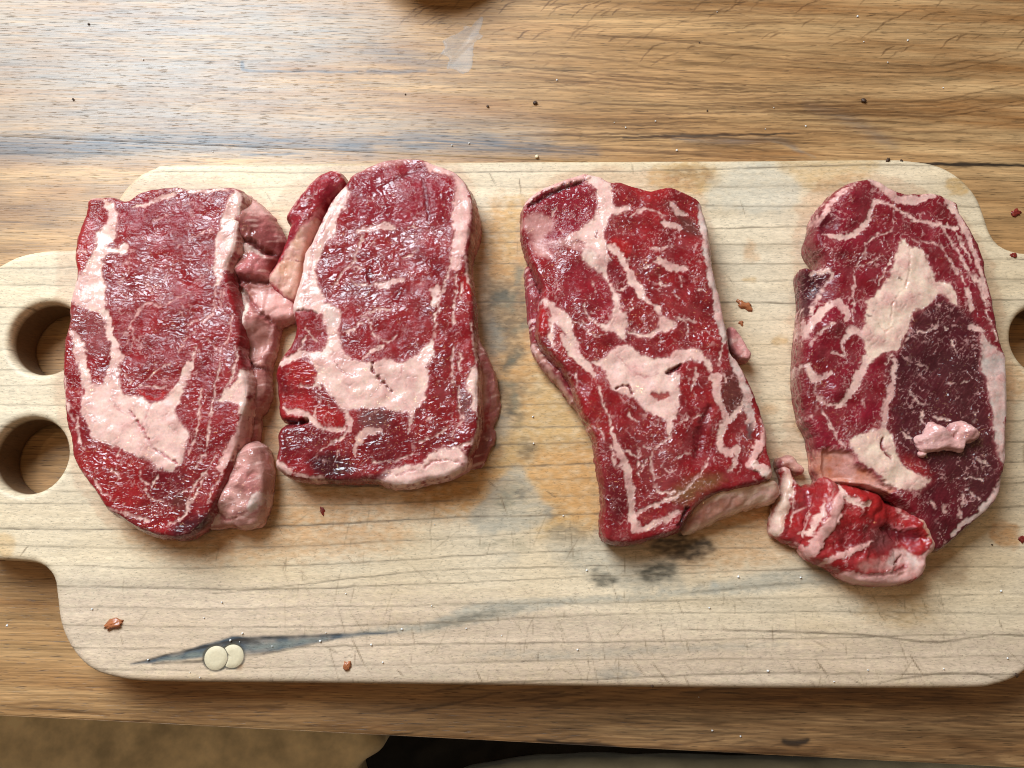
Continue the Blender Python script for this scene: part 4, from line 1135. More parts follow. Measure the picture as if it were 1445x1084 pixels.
# ---------------- steak three
def steak_three():
    root = thing('steak', 'third raw steak from the left, slanting, with a tan fat strip at its bottom', 'steak', group='raw steaks on the board')
    mat = M_MEAT[2]
    out = E_([(85, 215), (160, 150), (250, 110), (340, 75), (430, 55), (500, 70), (560, 98), (620, 102), (720, 130), (800, 150), (900, 128), (970, 150), (1075, 200), (1105, 270), (1125, 360), (1135, 460), (1145, 560), (1170, 680), (1195, 770), (1215, 880), (1235, 960)])
    out += F_([(905, 50), (950, 110), (1000, 200), (1045, 290), (1085, 390), (1108, 470), (1108, 560), (1125, 640), (1125, 690), (1060, 728), (960, 752), (860, 772), (775, 815), (705, 880), (665, 955), (640, 975), (540, 1005), (440, 1030), (300, 1030), (265, 970), (270, 850), (265, 750), (245, 640), (230, 530), (200, 440), (160, 370), (130, 290), (110, 230), (60, 140)])
    out += E_([(190, 1030), (165, 960), (165, 870), (185, 780), (190, 700), (165, 640), (130, 560), (105, 480), (78, 400), (72, 300)])
    p = Paint(ZT, ('meat', 'meat2'), 0.65, 3000, -0.5, 'brownmeat', 0.4)
    p.poly(E_([(100, 220), (430, 100), (490, 200), (480, 290), (330, 420), (160, 440), (90, 320)]), 'purple', 1.0, 0.75)
    p.poly(E_([(200, 620), (420, 560), (560, 700), (580, 820), (500, 900), (280, 800)]), 'purple', 1.5, 0.4)
    p.poly(E_([(545, 430), (680, 460), (685, 500), (650, 530), (560, 480)]), 'red', 0.5, 0.9)
    p.poly(E_([(150, 800), (230, 820), (230, 920), (160, 960)]), 'red', 0.8, 0.9)
    p.poly(E_([(250, 930), (310, 940), (350, 1084), (260, 1084)]), 'red', 0.8, 0.7)
    p.poly(E_([(540, 560), (620, 600), (700, 740), (640, 770), (580, 660)]), 'deep', 0.8, 0.5)
    p.poly(E_([(870, 220), (960, 270), (1060, 330), (1090, 420), (1010, 400), (940, 300)]), 'brown', 0.8, 0.85)
    p.poly(E_([(700, 130), (880, 140), (880, 200), (760, 200)]), 'red', 1, 0.6)
    p.poly(F_([(600, 780), (760, 690), (870, 715), (770, 770), (690, 830)]), 'ochre', 1.0, 0.75)
    p.poly(F_([(280, 640), (360, 660), (390, 900), (290, 960)]), 'deep', 1.5, 0.7)
    p.poly(F_([(120, 230), (250, 200), (300, 420), (220, 500)]), 'red', 1.5, 0.35)
    p.poly(F_([(860, 190), (960, 150), (1000, 330), (900, 380)]), 'brown', 1.0, 0.8)
    p.poly(F_([(440, 560), (600, 540), (640, 700), (560, 780), (460, 700)]), 'brownmeat', 1.5, 0.6)
    p.line(F_([(800, 340), (760, 460), (735, 590)]), [6, 13, 6], 'deep', 1.2, 0.6, dz=-2.0)
    p.line(F_([(690, 860), (660, 950)]), [4, 7], 'dark', 0.6, 0.8, dz=-4)
    # fat
    p.line(E_([(85, 218), (160, 165), (260, 125), (350, 92), (430, 75)]), [6, 9, 9, 9, 12], 'pinkfat', dz=0.8)
    p.line(E_([(110, 240), (200, 190), (300, 145), (400, 115)]), [3, 6, 5, 3], 'dark', 0.7, 0.8, dz=-1.6)
    p.poly(E_([(430, 62), (510, 75), (560, 120), (580, 190), (570, 240), (600, 260), (660, 240), (680, 265), (580, 300), (540, 360), (530, 430), (550, 500), (560, 550), (545, 640), (580, 700), (620, 770), (620, 820), (660, 880), (655, 960), (640, 1000), (590, 960), (520, 940), (510, 915), (560, 900), (590, 850), (590, 790), (560, 700), (520, 630), (450, 580), (405, 530), (400, 500), (430, 450), (330, 440), (320, 420), (390, 370), (470, 320), (490, 280), (500, 220), (480, 150), (440, 110)]), 'fat', dz=0.3, part='fat_seam')
    p.poly(E_([(405, 490), (460, 490), (520, 560), (530, 620), (450, 575)]), 'white', 1.0, 0.8)
    p.line(E_([(490, 380), (485, 420)]), 2, 'brownmeat', dz=-0.8)
    p.line(E_([(550, 470), (600, 500), (640, 550), (670, 620), (720, 710), (775, 785)]), [5, 11, 10, 11, 13, 6], 'fat')
    p.line(E_([(775, 785), (830, 830), (870, 880)]), [5, 8, 6], 'fat')
    p.poly(E_([(858, 865), (900, 885), (935, 930), (900, 950), (830, 960), (800, 992), (700, 975), (660, 950), (760, 968), (830, 935)]), 'fat')
    p.poly(E_([(75, 310), (150, 285), (230, 305), (250, 340), (200, 400), (220, 480), (240, 530), (180, 520), (130, 470), (120, 390), (80, 350)]), 'pinkfat', 1.0, 0.6)
    p.line(E_([(230, 440), (330, 450), (400, 470)]), [8, 13, 10], 'pinkfat', 1.2, 0.6)
    for pts, w in (([(690, 310), (740, 262), (800, 272), (870, 300)], 6), ([(875, 330), (960, 365)], 9), ([(790, 495), (850, 500), (910, 475)], 7), ([(845, 555), (910, 590), (985, 600)], 11), ([(930, 880), (990, 890), (1045, 910)], 6), ([(410, 800), (440, 870), (500, 920)], 6), ([(915, 230), (945, 270), (995, 275)], [5, 10, 5]), ([(720, 290), (780, 260)], 4), ([(630, 820), (690, 830)], 3), ([(600, 720), (670, 690)], 4), ([(750, 600), (790, 570), (830, 560)], 4),
                   ([(340, 895), (420, 930), (480, 990), (545, 970)], 4), ([(400, 900), (440, 920)], 4), ([(470, 670), (480, 740)], 2), ([(960, 640), (970, 700)], 3), ([(1060, 720), (1110, 730)], 4), ([(840, 640), (850, 700), (890, 690)], 3), ([(920, 740), (950, 760)], 3), ([(260, 250), (240, 290)], 5), ([(990, 900), (1010, 1000)], 3)):
        p.line(E_(pts), w, 'fat', 0.3, 0.88)
    p.line(E_([(1085, 225), (1105, 330), (1112, 500), (1130, 620), (1165, 720), (1182, 830), (1198, 920), (1212, 1000)]), [7, 11, 11, 10, 11, 13, 14, 8], 'greyfat')
    p.poly(E_([(175, 760), (250, 800), (320, 860), (350, 910), (360, 970), (350, 1000), (300, 940), (255, 905), (245, 940), (255, 1060), (225, 1000), (218, 920), (230, 860)]), 'fat', part='fat_seam')
    p.line(E_([(320, 940), (350, 1010), (380, 1090)]), [10, 11, 10], 'fat')
    p.line(F_([(50, -10), (110, 70), (160, 115), (215, 185)]), [10, 13, 12, 6], 'fat')
    p.line(F_([(110, 170), (130, 250)]), 5, 'fat')
    p.poly(F_([(195, 115), (260, 95), (310, 50), (370, 20), (440, 65), (520, 95), (590, 90), (620, 60), (700, 40), (760, 65), (810, 120), (815, 160), (790, 150), (760, 110), (700, 100), (650, 120), (620, 150), (640, 180), (640, 240), (640, 340), (620, 410), (590, 495), (580, 440), (550, 390), (480, 360), (430, 310), (390, 290), (340, 270), (290, 230), (270, 170), (250, 140)]), 'fat', dz=0.4, part='fat_kernel')
    p.poly(F_([(505, 265), (560, 255), (590, 275), (560, 325), (530, 320)]), 'meat', 0.3, 0.9)
    p.line(F_([(508, 275), (545, 290), (585, 280)]), [6, 10, 6], 'meat', 0.4, 0.9, dz=-0.6)
    p.line(F_([(325, 245), (385, 235), (415, 295)]), [2, 3.5, 2], 'brownmeat', dz=-1.4)
    p.line(F_([(585, 165), (620, 150), (655, 125)]), [4, 6, 3], 'deep', dz=-2)
    p.line(F_([(330, 80), (400, 150), (460, 190), (540, 170)]), 1.6, 'pinkmeat', alpha=0.5, dz=-0.6)
    for pts, w in (([(230, 230), (265, 330), (300, 450)], 4), ([(300, 450), (330, 540), (370, 640), (400, 760), (405, 870), (430, 960)], [4, 8, 11, 9, 10, 9]), ([(430, 890), (520, 840), (640, 790), (760, 680), (800, 600)], [8, 6, 5, 4, 3]), ([(510, 560), (510, 680), (560, 780), (620, 770)], 5), ([(430, 965), (520, 940), (640, 880)], [9, 7, 5]), ([(350, 560), (440, 590)], 4), ([(455, 545), (540, 540), (585, 500)], 5),
                   ([(830, 190), (850, 300), (885, 400), (860, 470), (860, 540), (900, 575), (950, 550), (930, 620), (910, 670)], [14, 11, 12, 8, 9, 8, 8, 5, 3]), ([(880, 410), (940, 380), (975, 320)], [9, 7, 5]), ([(875, 0), (845, 100), (880, 205)], 3), ([(380, 370), (410, 400), (440, 410)], 5), ([(430, 550), (440, 640), (450, 700)], 3), ([(300, 540), (330, 650)], 5), ([(480, 600), (460, 660)], 3), ([(560, 640), (590, 670), (630, 650)], 3), ([(720, 140), (740, 190), (700, 260)], 4), ([(650, 420), (690, 400), (760, 380)], 3), ([(640, 600), (700, 580)], 4), ([(200, 440), (250, 460), (260, 520)], 3)):
        p.line(F_(pts), w, 'fat', 0.3, 0.86)
    p.line(F_([(908, 65), (955, 170), (1000, 310), (1020, 430)]), [7, 11, 12, 12], 'greyfat')
    p.line(F_([(1010, 430), (1015, 490)]), 10, 'greymeat', 0.8)
    p.line(F_([(1078, 400), (1098, 470), (1050, 550), (1010, 640)]), [4, 9, 10, 10], 'pinkfat', dz=0.8)
    p.line(F_([(1040, 640), (1105, 680)]), [12, 17], 'white', dz=1.2)
    top = bowl_top(ZT, [(E_([(250, 300)])[0], 40, -1.0), (E_([(900, 700)])[0], 60, 0.8), (E_([(1050, 300)])[0], 30, -3), (F_([(450, 950)])[0], 70, -5), (F_([(1050, 450)])[0], 45, -3.5), (F_([(780, 500)])[0], 22, -2), (E_([(120, 420)])[0], 30, -5)])
    fl = flare_at([(E_([(1170, 400)])[0], 60, 4), (E_([(130, 700)])[0], 50, 2)])
    o, surf, ol = slab('meat', root, mat, plane(out, ZT), p, BT, top, 3.4, 0.5, 20, 1.4, fl, 0.6, 3100, 0.9)
    fat_parts(p, root, mat, surf, ol, 0.5)
    lobe('side_membrane', root, mat, [(744, 375), (766, 392), (775, 425), (770, 460), (782, 495), (806, 525), (828, 560), (834, 592), (815, 578), (790, 545), (763, 513), (751, 490), (748, 465), (745, 430), (742, 400)], BT + 10, BT, ((768, 460), BT + 15), ('purple', 'brownmeat'), 3300, 4, 0.6, 1.2) if False else lobe('side_membrane', root, mat, [(744, 375), (766, 392), (775, 425), (770, 460), (782, 495), (806, 525), (828, 560), (834, 592), (815, 578), (790, 545), (763, 513), (751, 490), (748, 465), (745, 430), (742, 400)], BT + 10, BT, BT + 12, ('purple', 'brownmeat'), 3300, 4, 0.6, 1.2,
         [('line', [(752, 490), (790, 545), (822, 580)], 9, 'tanfat', 0.8, 0.7), ('line', [(752, 488), (756, 500)], 7, 'lilac')])
    lobe('fat_strip', root, mat, F_([(685, 900), (760, 805), (860, 755), (960, 735), (1080, 720), (1140, 728), (1168, 790), (1130, 832), (1060, 845), (950, 882), (830, 932), (720, 988), (680, 975)]), ZT - 8, BT, ((F_([(900, 760)])[0], ZT - 3), (F_([(930, 900)])[0], BT + 12)), ('tanfat', 'fat2'), 3400, 5, 0.8, 1.0,
         [('poly', F_([(760, 850), (900, 800), (960, 830), (860, 880), (760, 930)]), 'orangefat', 1.5, 0.7), ('poly', F_([(690, 900), (760, 880), (740, 940), (690, 970)]), 'meat', 0.8, 0.7), ('line', F_([(1060, 770), (1140, 780)]), 10, 'pinkfat', 1.0, 0.7), ('line', F_([(700, 960), (840, 910), (1000, 850)]), 5, 'pinkfat', 1.0, 0.7)])
    lobe('meat_tag', root, mat, [(1030, 462), (1042, 470), (1052, 486), (1061, 499), (1056, 508), (1046, 506), (1034, 492)], BT + 12, BT, BT + 14, ('pinkmeat', 'pinkfat'), 3500, 3, 0.6, 1.0, [('line', [(1040, 480), (1050, 500)], 6, 'pinkfat')])
    return root
steak_three()

# ---------------- steak four
def steak_four():
    root = thing('steak', 'rightmost raw steak with a dark dry eye and a folded red flap below', 'steak', group='raw steaks on the board')
    mat = M_MEAT[3]
    out = G_([(205, 300), (215, 235), (290, 155), (380, 100), (450, 85), (520, 72), (580, 90), (640, 128), (700, 148), (780, 152), (860, 150), (920, 170), (985, 205), (1000, 250), (1050, 330), (1100, 420), (1130, 500), (1140, 580), (1170, 690), (1190, 800), (1210, 920), (1240, 1000), (1248, 1070)])
    out += H_([(1132, 130), (1132, 240), (1125, 340), (1125, 450), (1110, 540), (1098, 610), (1060, 680), (990, 750), (930, 810), (880, 858), (820, 875), (760, 800), (700, 700), (560, 600), (400, 560), (270, 555), (235, 500), (225, 430), (210, 340), (170, 250), (150, 150), (140, 60)])
    out += G_([(128, 960), (138, 850), (145, 780), (150, 700), (146, 600), (138, 535), (185, 545), (230, 530), (228, 480), (188, 430), (180, 380)])
    out = [(x + 15 * max(0.0, min(1.0, (1215 - x) / 60)), y) for x, y in out]
    p = Paint(ZT, ('magenta', 'meat2'), 0.75, 4000, 0.9, 'brownmeat', 0.4)
    p.poly(G_([(900, 700), (960, 740), (1040, 800), (1100, 880), (1110, 960), (1125, 1100), (670, 1100), (690, 960), (720, 870), (770, 790), (840, 740)]), 'dry', 0.9, 0.9)
    p.poly(H_([(600, -20), (1015, -20), (1040, 150), (1060, 300), (1080, 430), (1100, 520), (1080, 640), (1000, 730), (920, 810), (840, 850), (760, 720), (720, 600), (680, 500), (620, 400), (580, 300), (590, 150)]), 'dry', 1.3, 0.9)
    p.poly(H_([(800, 560), (920, 560), (930, 700), (830, 780), (760, 700)]), 'magenta', 1.8, 0.3)
    p.poly(G_([(140, 540), (240, 560), (310, 590), (260, 690), (200, 800), (145, 800)]), 'dark', 0.7, 0.85)
    p.poly(G_([(280, 180), (480, 110), (520, 190), (480, 270), (320, 330), (240, 360)]), 'purple', 1.2, 0.6)
    p.poly(G_([(240, 260), (340, 240), (330, 350), (250, 370)]), 'dark', 1.0, 0.55)
    p.poly(H_([(230, 260), (330, 300), (380, 400), (260, 460), (225, 420)]), 'purple', 1.2, 0.7)
    p.poly(H_([(640, 450), (740, 480), (770, 560), (700, 560)]), 'red', 1.2, 0.6)
    p.poly(H_([(820, 800), (960, 720), (1000, 740), (880, 850), (820, 870)]), 'deep', 1.5, 0.8)
    p.poly(G_([(760, 200), (920, 180), (1000, 300), (900, 330)]), 'meat2', 1.5, 0.6)
    p.poly(H_([(250, 445), (310, 410), (400, 420), (450, 490), (560, 560), (600, 600), (500, 595), (400, 565), (290, 540)]), 'orangefat', 0.8, 0.9, dz=-3)
    # fat
    p.poly(G_([(690, 400), (720, 440), (780, 450), (820, 510), (850, 580), (860, 620), (930, 630), (970, 690), (975, 750), (930, 720), (900, 690), (840, 730), (780, 770), (740, 800), (720, 860), (690, 930), (670, 980), (600, 990), (540, 1030), (510, 1075), (500, 1000), (480, 900), (495, 830), (500, 740), (530, 700), (590, 650), (620, 590), (650, 520), (665, 440)]), 'fat2', dz=0.5, part='fat_kernel')
    p.line(G_([(730, 450), (720, 560), (700, 660), (640, 720), (620, 860)]), 2, 'tanfat', alpha=0.7, dz=-0.9)
    p.line(G_([(560, 850), (600, 890), (640, 860)]), 2, 'tanfat', alpha=0.7, dz=-0.9)
    p.line(G_([(665, 600), (680, 612)]), 5, 'brown', 0.5, 0.8)
    p.line(G_([(505, 805), (520, 812)]), 4, 'brown', 0.5, 0.8)
    p.poly(G_([(1098, 895), (1140, 935), (1200, 995), (1240, 1010), (1248, 1100), (1112, 1100), (1105, 990)]), 'greyfat', part='fat_strip')
    p.poly(H_([(1008, -10), (1128, -10), (1132, 200), (1115, 300), (1127, 440), (1110, 482), (1080, 440), (1060, 350), (1050, 200), (1030, 100)]), 'greyfat', part='fat_strip')
    p.line(H_([(1100, 60), (1090, 200), (1095, 320)]), 9, 'mauve', 1.5, 0.55)
    p.line(H_([(1095, 560), (1050, 660), (960, 740), (900, 800)]), [5, 9, 8, 4], 'greyfat')
    p.line(G_([(180, 390), (260, 290), (330, 190), (450, 92)]), [4, 8, 8, 5], 'pinkfat')
    for pts, w in (([(520, 85), (600, 130), (660, 178), (750, 192), (850, 160)], [7, 11, 13, 12, 7]), ([(930, 190), (990, 290), (1050, 420), (1100, 560), (1130, 700)], [10, 8, 7, 8, 9]), ([(850, 320), (930, 380), (980, 460), (1030, 560), (1090, 640), (1130, 760)], 6), ([(750, 410), (850, 420), (920, 470), (960, 540), (1030, 640)], 4), ([(540, 190), (620, 210), (700, 270), (830, 320), (970, 335)], [5, 5, 4, 5, 9]), ([(290, 375), (380, 392), (460, 360), (510, 290), (540, 195)], [4, 9, 8, 7, 5]), ([(1030, 660), (1045, 760)], [4, 9]), ([(1045, 860), (1105, 885)], 10),
                   ([(230, 560), (300, 562), (322, 600), (270, 680), (210, 790)], [7, 8, 6, 7, 7]), ([(300, 745), (360, 728), (392, 790), (390, 830)], [6, 13, 12, 5]), ([(300, 750), (210, 850), (150, 940)], [12, 11, 7]), ([(370, 960), (420, 880), (485, 905)], [5, 9, 7]), ([(440, 560), (430, 700), (430, 840)], 3), ([(480, 470), (460, 540), (560, 510)], 3), ([(560, 370), (500, 430), (480, 500)], 4), ([(560, 380), (620, 360), (640, 260)], 3), ([(820, 480), (840, 560), (880, 580)], 3.5), ([(960, 340), (1010, 420), (1050, 520)], 5), ([(1060, 570), (1110, 660), (1150, 760)], 6), ([(1130, 780), (1170, 860), (1190, 940)], 5),
                   ([(760, 890), (820, 892), (870, 850)], 5), ([(690, 970), (720, 930)], 3), ([(740, 810), (720, 850)], 3), ([(870, 770), (890, 740)], 3), ([(950, 930), (970, 990)], 3), ([(900, 860), (930, 880)], 3), ([(640, 1000), (600, 1060)], 3), ([(200, 960), (240, 900), (330, 850)], 5), ([(320, 1000), (380, 1010), (360, 950)], 5), ([(640, 480), (600, 560), (560, 640)], 3)):
        p.line(G_(pts), w, 'fat', 0.3, 0.85)
    for pts, w in (([(205, 20), (240, 80), (300, 55)], [8, 10, 6]), ([(240, 80), (270, 180), (320, 200), (365, 185)], 5), ([(475, -10), (430, 80), (390, 160), (340, 215)], [10, 13, 10, 4]), ([(602, -10), (590, 100), (565, 200), (548, 310)], [6, 7, 9, 8]), ([(280, 220), (330, 320), (385, 400)], 5), ([(170, 60), (180, 170), (230, 260)], 4), ([(670, 140), (710, 190), (755, 190)], 5), ([(780, 262), (850, 268)], 6), ([(730, 230), (720, 290)], 3), ([(930, 540), (1005, 545)], 4), ([(930, 620), (935, 665)], 6), ([(940, 590), (1000, 640)], 4), ([(700, 10), (760, 30)], 3), ([(830, 110), (880, 100)], 4), ([(920, 100), (960, 80)], 3), ([(960, 280), (980, 230)], 3), ([(640, 330), (670, 350)], 4), ([(840, 660), (850, 700)], 7), ([(920, 680), (935, 720)], 5), ([(780, 640), (800, 680)], 6), ([(980, 460), (1040, 480)], 4)):
        p.line(H_(pts), w, 'fat', 0.3, 0.82)
    p.poly(H_([(400, 370), (480, 330), (550, 310), (580, 330), (600, 400), (640, 480), (720, 530), (765, 540), (725, 592), (600, 585), (540, 530), (470, 480), (410, 400)]), 'fat2', dz=0.4, part='fat_kernel')
    p.line(H_([(548, 355), (542, 400), (590, 455)]), [2, 4, 2], 'brownmeat', dz=-1.4)
    top = bowl_top(ZT - 1, [(G_([(250, 150)])[0], 40, -2), (G_([(420, 170)])[0], 16, 2.5), (G_([(290, 320)])[0], 10, -4), (G_([(400, 300)])[0], 12, 2), (G_([(330, 460)])[0], 14, 2), (G_([(320, 860)])[0], 14, 2.5), (G_([(230, 980)])[0], 12, 2), (G_([(440, 560)])[0], 12, -2), (H_([(330, 130)])[0], 14, 2.5), (H_([(230, 320)])[0], 12, 2), (G_([(200, 650)])[0], 30, -9), (H_([(200, 250)])[0], 45, -4), (H_([(300, 540)])[0], 35, -8), (H_([(900, 300)])[0], 90, 1.0), (H_([(900, 830)])[0], 50, -6), (G_([(650, 700)])[0], 60, 1.0)])
    o, surf, ol = slab('meat', root, mat, plane(out, ZT), p, BT, top, 3.4, 0.5, 20, 1.2, None, 0.6, 4100, 0.9)
    fat_parts(p, root, mat, surf, ol, 0.5)
    # folded flap
    lobe('flap', root, mat, J_([(390, 342), (430, 338), (480, 370), (560, 385), (650, 410), (740, 440), (800, 500), (890, 510), (940, 440), (1000, 460), (1035, 560), (1060, 640), (1110, 720), (1120, 770), (1060, 850), (1050, 920), (1000, 980), (900, 1015), (760, 1025), (640, 1010), (540, 980), (500, 940), (400, 890), (320, 850), (275, 800), (280, 740), (275, 680), (310, 590), (350, 500), (370, 420)]), BT + 20, BT,
         bowl_top(BT + 20, [(J_([(430, 560)])[0], 22, 3), (J_([(900, 680)])[0], 30, -7), (J_([(1020, 640)])[0], 18, 4), (J_([(700, 900)])[0], 40, 1), (J_([(650, 480)])[0], 30, 2)]), ('meat', 'red'), 4300, 7, 1.2, 1.4,
         [('poly', J_([(480, 380), (650, 415), (780, 500), (790, 600), (650, 560), (540, 460)]), 'red', 1.0), ('poly', J_([(560, 620), (760, 640), (880, 760), (800, 850), (560, 830), (430, 800), (460, 680)]), 'meat2', 1.2, 0.7), ('poly', J_([(680, 700), (800, 660), (850, 740), (800, 800), (690, 780)]), 'greymeat', 1.5, 0.6),
          ('line', J_([(780, 660), (900, 700), (1030, 720)]), [8, 18, 8], 'deep', dict(soft=1.2, alpha=0.85, dz=-2.5)), ('line', J_([(1000, 640), (1040, 700), (990, 780)]), 12, 'red', dict(soft=1.0, alpha=0.7)),
          ('line', J_([(475, 440), (430, 580), (350, 720), (300, 815)]), [8, 15, 17, 15], 'pinkfat', dict(dz=1.0)), ('line', J_([(380, 500), (340, 590), (290, 690)]), [5, 9, 6], 'fat'), ('line', J_([(405, 350), (400, 420), (370, 500)]), 4, 'pinkfat', dict(alpha=0.5)), ('line', J_([(440, 345), (430, 440), (390, 520)]), 4, 'pinkfat', dict(alpha=0.4)), ('line', J_([(480, 370), (495, 450), (560, 480), (600, 520), (655, 490)]), [3, 8, 11, 5, 7], 'fat'),
          ('line', J_([(400, 870), (540, 800), (680, 740)]), [6, 9, 4], 'pinkfat', dict(dz=0.6)), ('line', J_([(520, 960), (700, 990), (900, 960), (1030, 870), (1095, 770)]), [12, 18, 20, 18, 12], 'pinkfat'), ('line', J_([(600, 900), (760, 890)]), [8, 14], 'mauve', dict(soft=1.5, alpha=0.7)), ('line', J_([(800, 890), (880, 840), (960, 870)]), [10, 20, 12], 'greyfat', 1.0), ('line', J_([(820, 890), (880, 830)]), 2, 'brownmeat', dict(dz=-1.0)),
          ('line', J_([(950, 470), (1000, 560), (1045, 650), (1095, 740)]), [14, 16, 14, 10], 'tanfat'), ('line', J_([(620, 960), (800, 950), (900, 900)]), 4, 'brownmeat', dict(alpha=0.6, dz=-1.0)), ('line', J_([(830, 640), (900, 660), (970, 650)]), 4, 'pinkmeat', dict(alpha=0.8, dz=1.0)), ('line', J_([(860, 530), (910, 560), (920, 600)]), 5, 'pinkfat')], marble=0.25, h=0.5)
    lobe('flap_tail', root, mat, J_([(110, 265), (165, 270), (190, 340), (240, 390), (300, 385), (380, 370), (375, 470), (335, 560), (290, 660), (285, 740), (220, 775), (170, 752), (110, 732), (52, 682), (60, 600), (80, 520), (110, 430), (125, 350)]), BT + 11, BT, bowl_top(BT + 12, [(J_([(120, 500)])[0], 12, 3), (J_([(220, 560)])[0], 12, -2)]), ('red', 'meat'), 4400, 5, 0.8, 1.2,
         [('line', J_([(135, 275), (150, 380), (100, 560), (70, 675)]), [10, 11, 15, 12], 'fat2'), ('line', J_([(165, 400), (172, 560), (150, 640)]), 4, 'fat'), ('line', J_([(250, 420), (270, 540), (240, 700)]), 6, 'purple', dict(soft=1.0, alpha=0.7, dz=-1.2)), ('line', J_([(180, 750), (260, 755)]), 5, 'lilac'), ('line', J_([(200, 480), (210, 640)]), 3, 'pinkmeat', dict(alpha=0.5)), ('line', J_([(120, 560), (110, 640)]), 4, 'orangefat', dict(alpha=0.6))])
    lobe('flap_tip', root, mat, J_([(85, 215), (130, 198), (182, 196), (212, 240), (255, 278), (242, 312), (195, 300), (150, 272), (100, 285), (80, 255)]), BT + 8, BT, BT + 9, ('tanfat', 'pinkfat'), 4500, 3.5, 0.5, 0.8, [('line', J_([(95, 215), (90, 270)]), 6, 'brownmeat', 1.0), ('line', J_([(210, 300), (250, 300)]), 4, 'meat', 1.0)])
    return root
steak_four()

# loose piece of trimmed fat lying on steak four
def trimming():
    root = thing('fat_trimming', 'small pink folded piece of trimmed fat lying on the dark eye of the rightmost steak', 'fat trimming')
    z = ZT + 6
    px = H_([(780, 285), (830, 300), (860, 318), (880, 290), (940, 285), (1000, 335), (980, 360), (940, 375), (930, 410), (860, 402), (790, 412), (740, 405), (720, 352), (755, 330)])
    lobe('fold', root, M_MEAT[3], px, z, ZT - 1.0, bowl_top(ZT + 6, [(H_([(790, 330)])[0], 9, 2), (H_([(930, 330)])[0], 10, 2.5), (H_([(850, 350)])[0], 6, -2)]), ('lilac', 'pinkfat'), 4600, 3.0, 0.8, 0.6,
         [('line', H_([(865, 318), (885, 345), (890, 360)]), 2.5, 'brownmeat', dict(alpha=0.6, dz=-1.5)), ('line', H_([(740, 350), (760, 380)]), 5, 'lilac')], jitter=0.3, h=0.4, fold=0.5)
    lobe('nub', root, M_MEAT[3], H_([(722, 425), (740, 410), (758, 420), (752, 437), (730, 440)]), z - 3, ZT - 1.0, ZT + 2.5, ('lilac', 'pinkfat'), 4620, 1.5, 0.3, 0.2, jitter=0.1, h=0.4, fold=0.0)
trimming()

# ------------------------------------------------------------------ small loose things
def blob_mesh(name, r, seed, flat=0.5, n=10, m=7):
    V = [(0, 0, r * flat)]
    for i in range(1, m):
        th = math.pi * i / m
        for j in range(n):
            ph = 2 * math.pi * j / n
            k = 1 + 0.6 * float(noise(np.array([math.cos(ph) * 1.3 + seed]), np.array([math.sin(ph) * 1.3 + th]), seed)[0] * 2)
            V.append((r * k * math.sin(th) * math.cos(ph), r * k * math.sin(th) * math.sin(ph), r * flat * k * math.cos(th)))
    V.append((0, 0, -r * flat))
    me = bpy.data.meshes.new(name)
    F = []
    for j in range(n):
        F.append((0, 1 + j, 1 + (j + 1) % n))
        F.append((len(V) - 1, 1 + (m - 2) * n + (j + 1) % n, 1 + (m - 2) * n + j))
    for i in range(m - 2):
        for j in range(n):
            a = 1 + i * n + j; b = 1 + i * n + (j + 1) % n
            F.append((a, a + n, b + n, b))
    me.from_pydata([tuple(0.001 * c for c in v) for v in V], [], F)
    for p in me.polygons: p.use_smooth = True
    return me

def put(o, px, z):
    q = plane([px], z)[0] * 0.001
    o.location = (q[0], q[1], z * 0.001)
    return o

scraps = [((161, 882), 4.6, 0.42, 'scrap of pale orange meat lying near the lower left corner of the board', M_SCRAP, (1.7, 0.7), 0.3),
          ((490, 940), 3.0, 0.5, 'scrap of brown meat on the board right of the round plugs', M_SCRAP, (0.9, 1.15), 0),
          ((455, 721), 2.3, 0.3, 'tiny red meat scrap on the board below the second steak', M_REDSCRAP, (0.8, 1.3), 0.4),
          ((1051, 431), 4.2, 0.35, 'orange meat scrap on the board between the third and rightmost steaks', M_SCRAP, (1.4, 0.7), -0.5),
          ((1046, 456), 2.0, 0.4, 'smallest orange meat scrap beside the right edge of the third steak', M_SCRAP, (1, 0.9), 0),
          ((1434, 300), 3.4, 0.4, 'red meat scrap on the bare table at the right edge of the photo', M_REDSCRAP, (1.3, 0.9), 0),
          ((1430, 360), 2.0, 0.4, 'red meat scrap on the right handle of the board', M_REDSCRAP, (1.2, 0.9), 0),
          ((1443, 761), 2.4, 0.4, 'red meat scrap at the right picture edge beside an orange stain', M_REDSCRAP, (1, 1), 0)]
for k, (px, r, fl, lab, mt, sc, rot) in enumerate(scraps):
    me = blob_mesh('meat_scrap', r * 0.7, 50 + k, fl * 0.75, 14, 9); me.materials.append(mt)
    o = bpy.data.objects.new('meat_scrap', me); COL.objects.link(o)
    on_board = not (px == (1434, 300))
    put(o, px, (BT if on_board else 0) + r * fl * 0.4)
    o.scale = (sc[0], sc[1], 1); o.rotation_euler = (0, 0, rot)
    tag(o, lab, 'meat scrap')

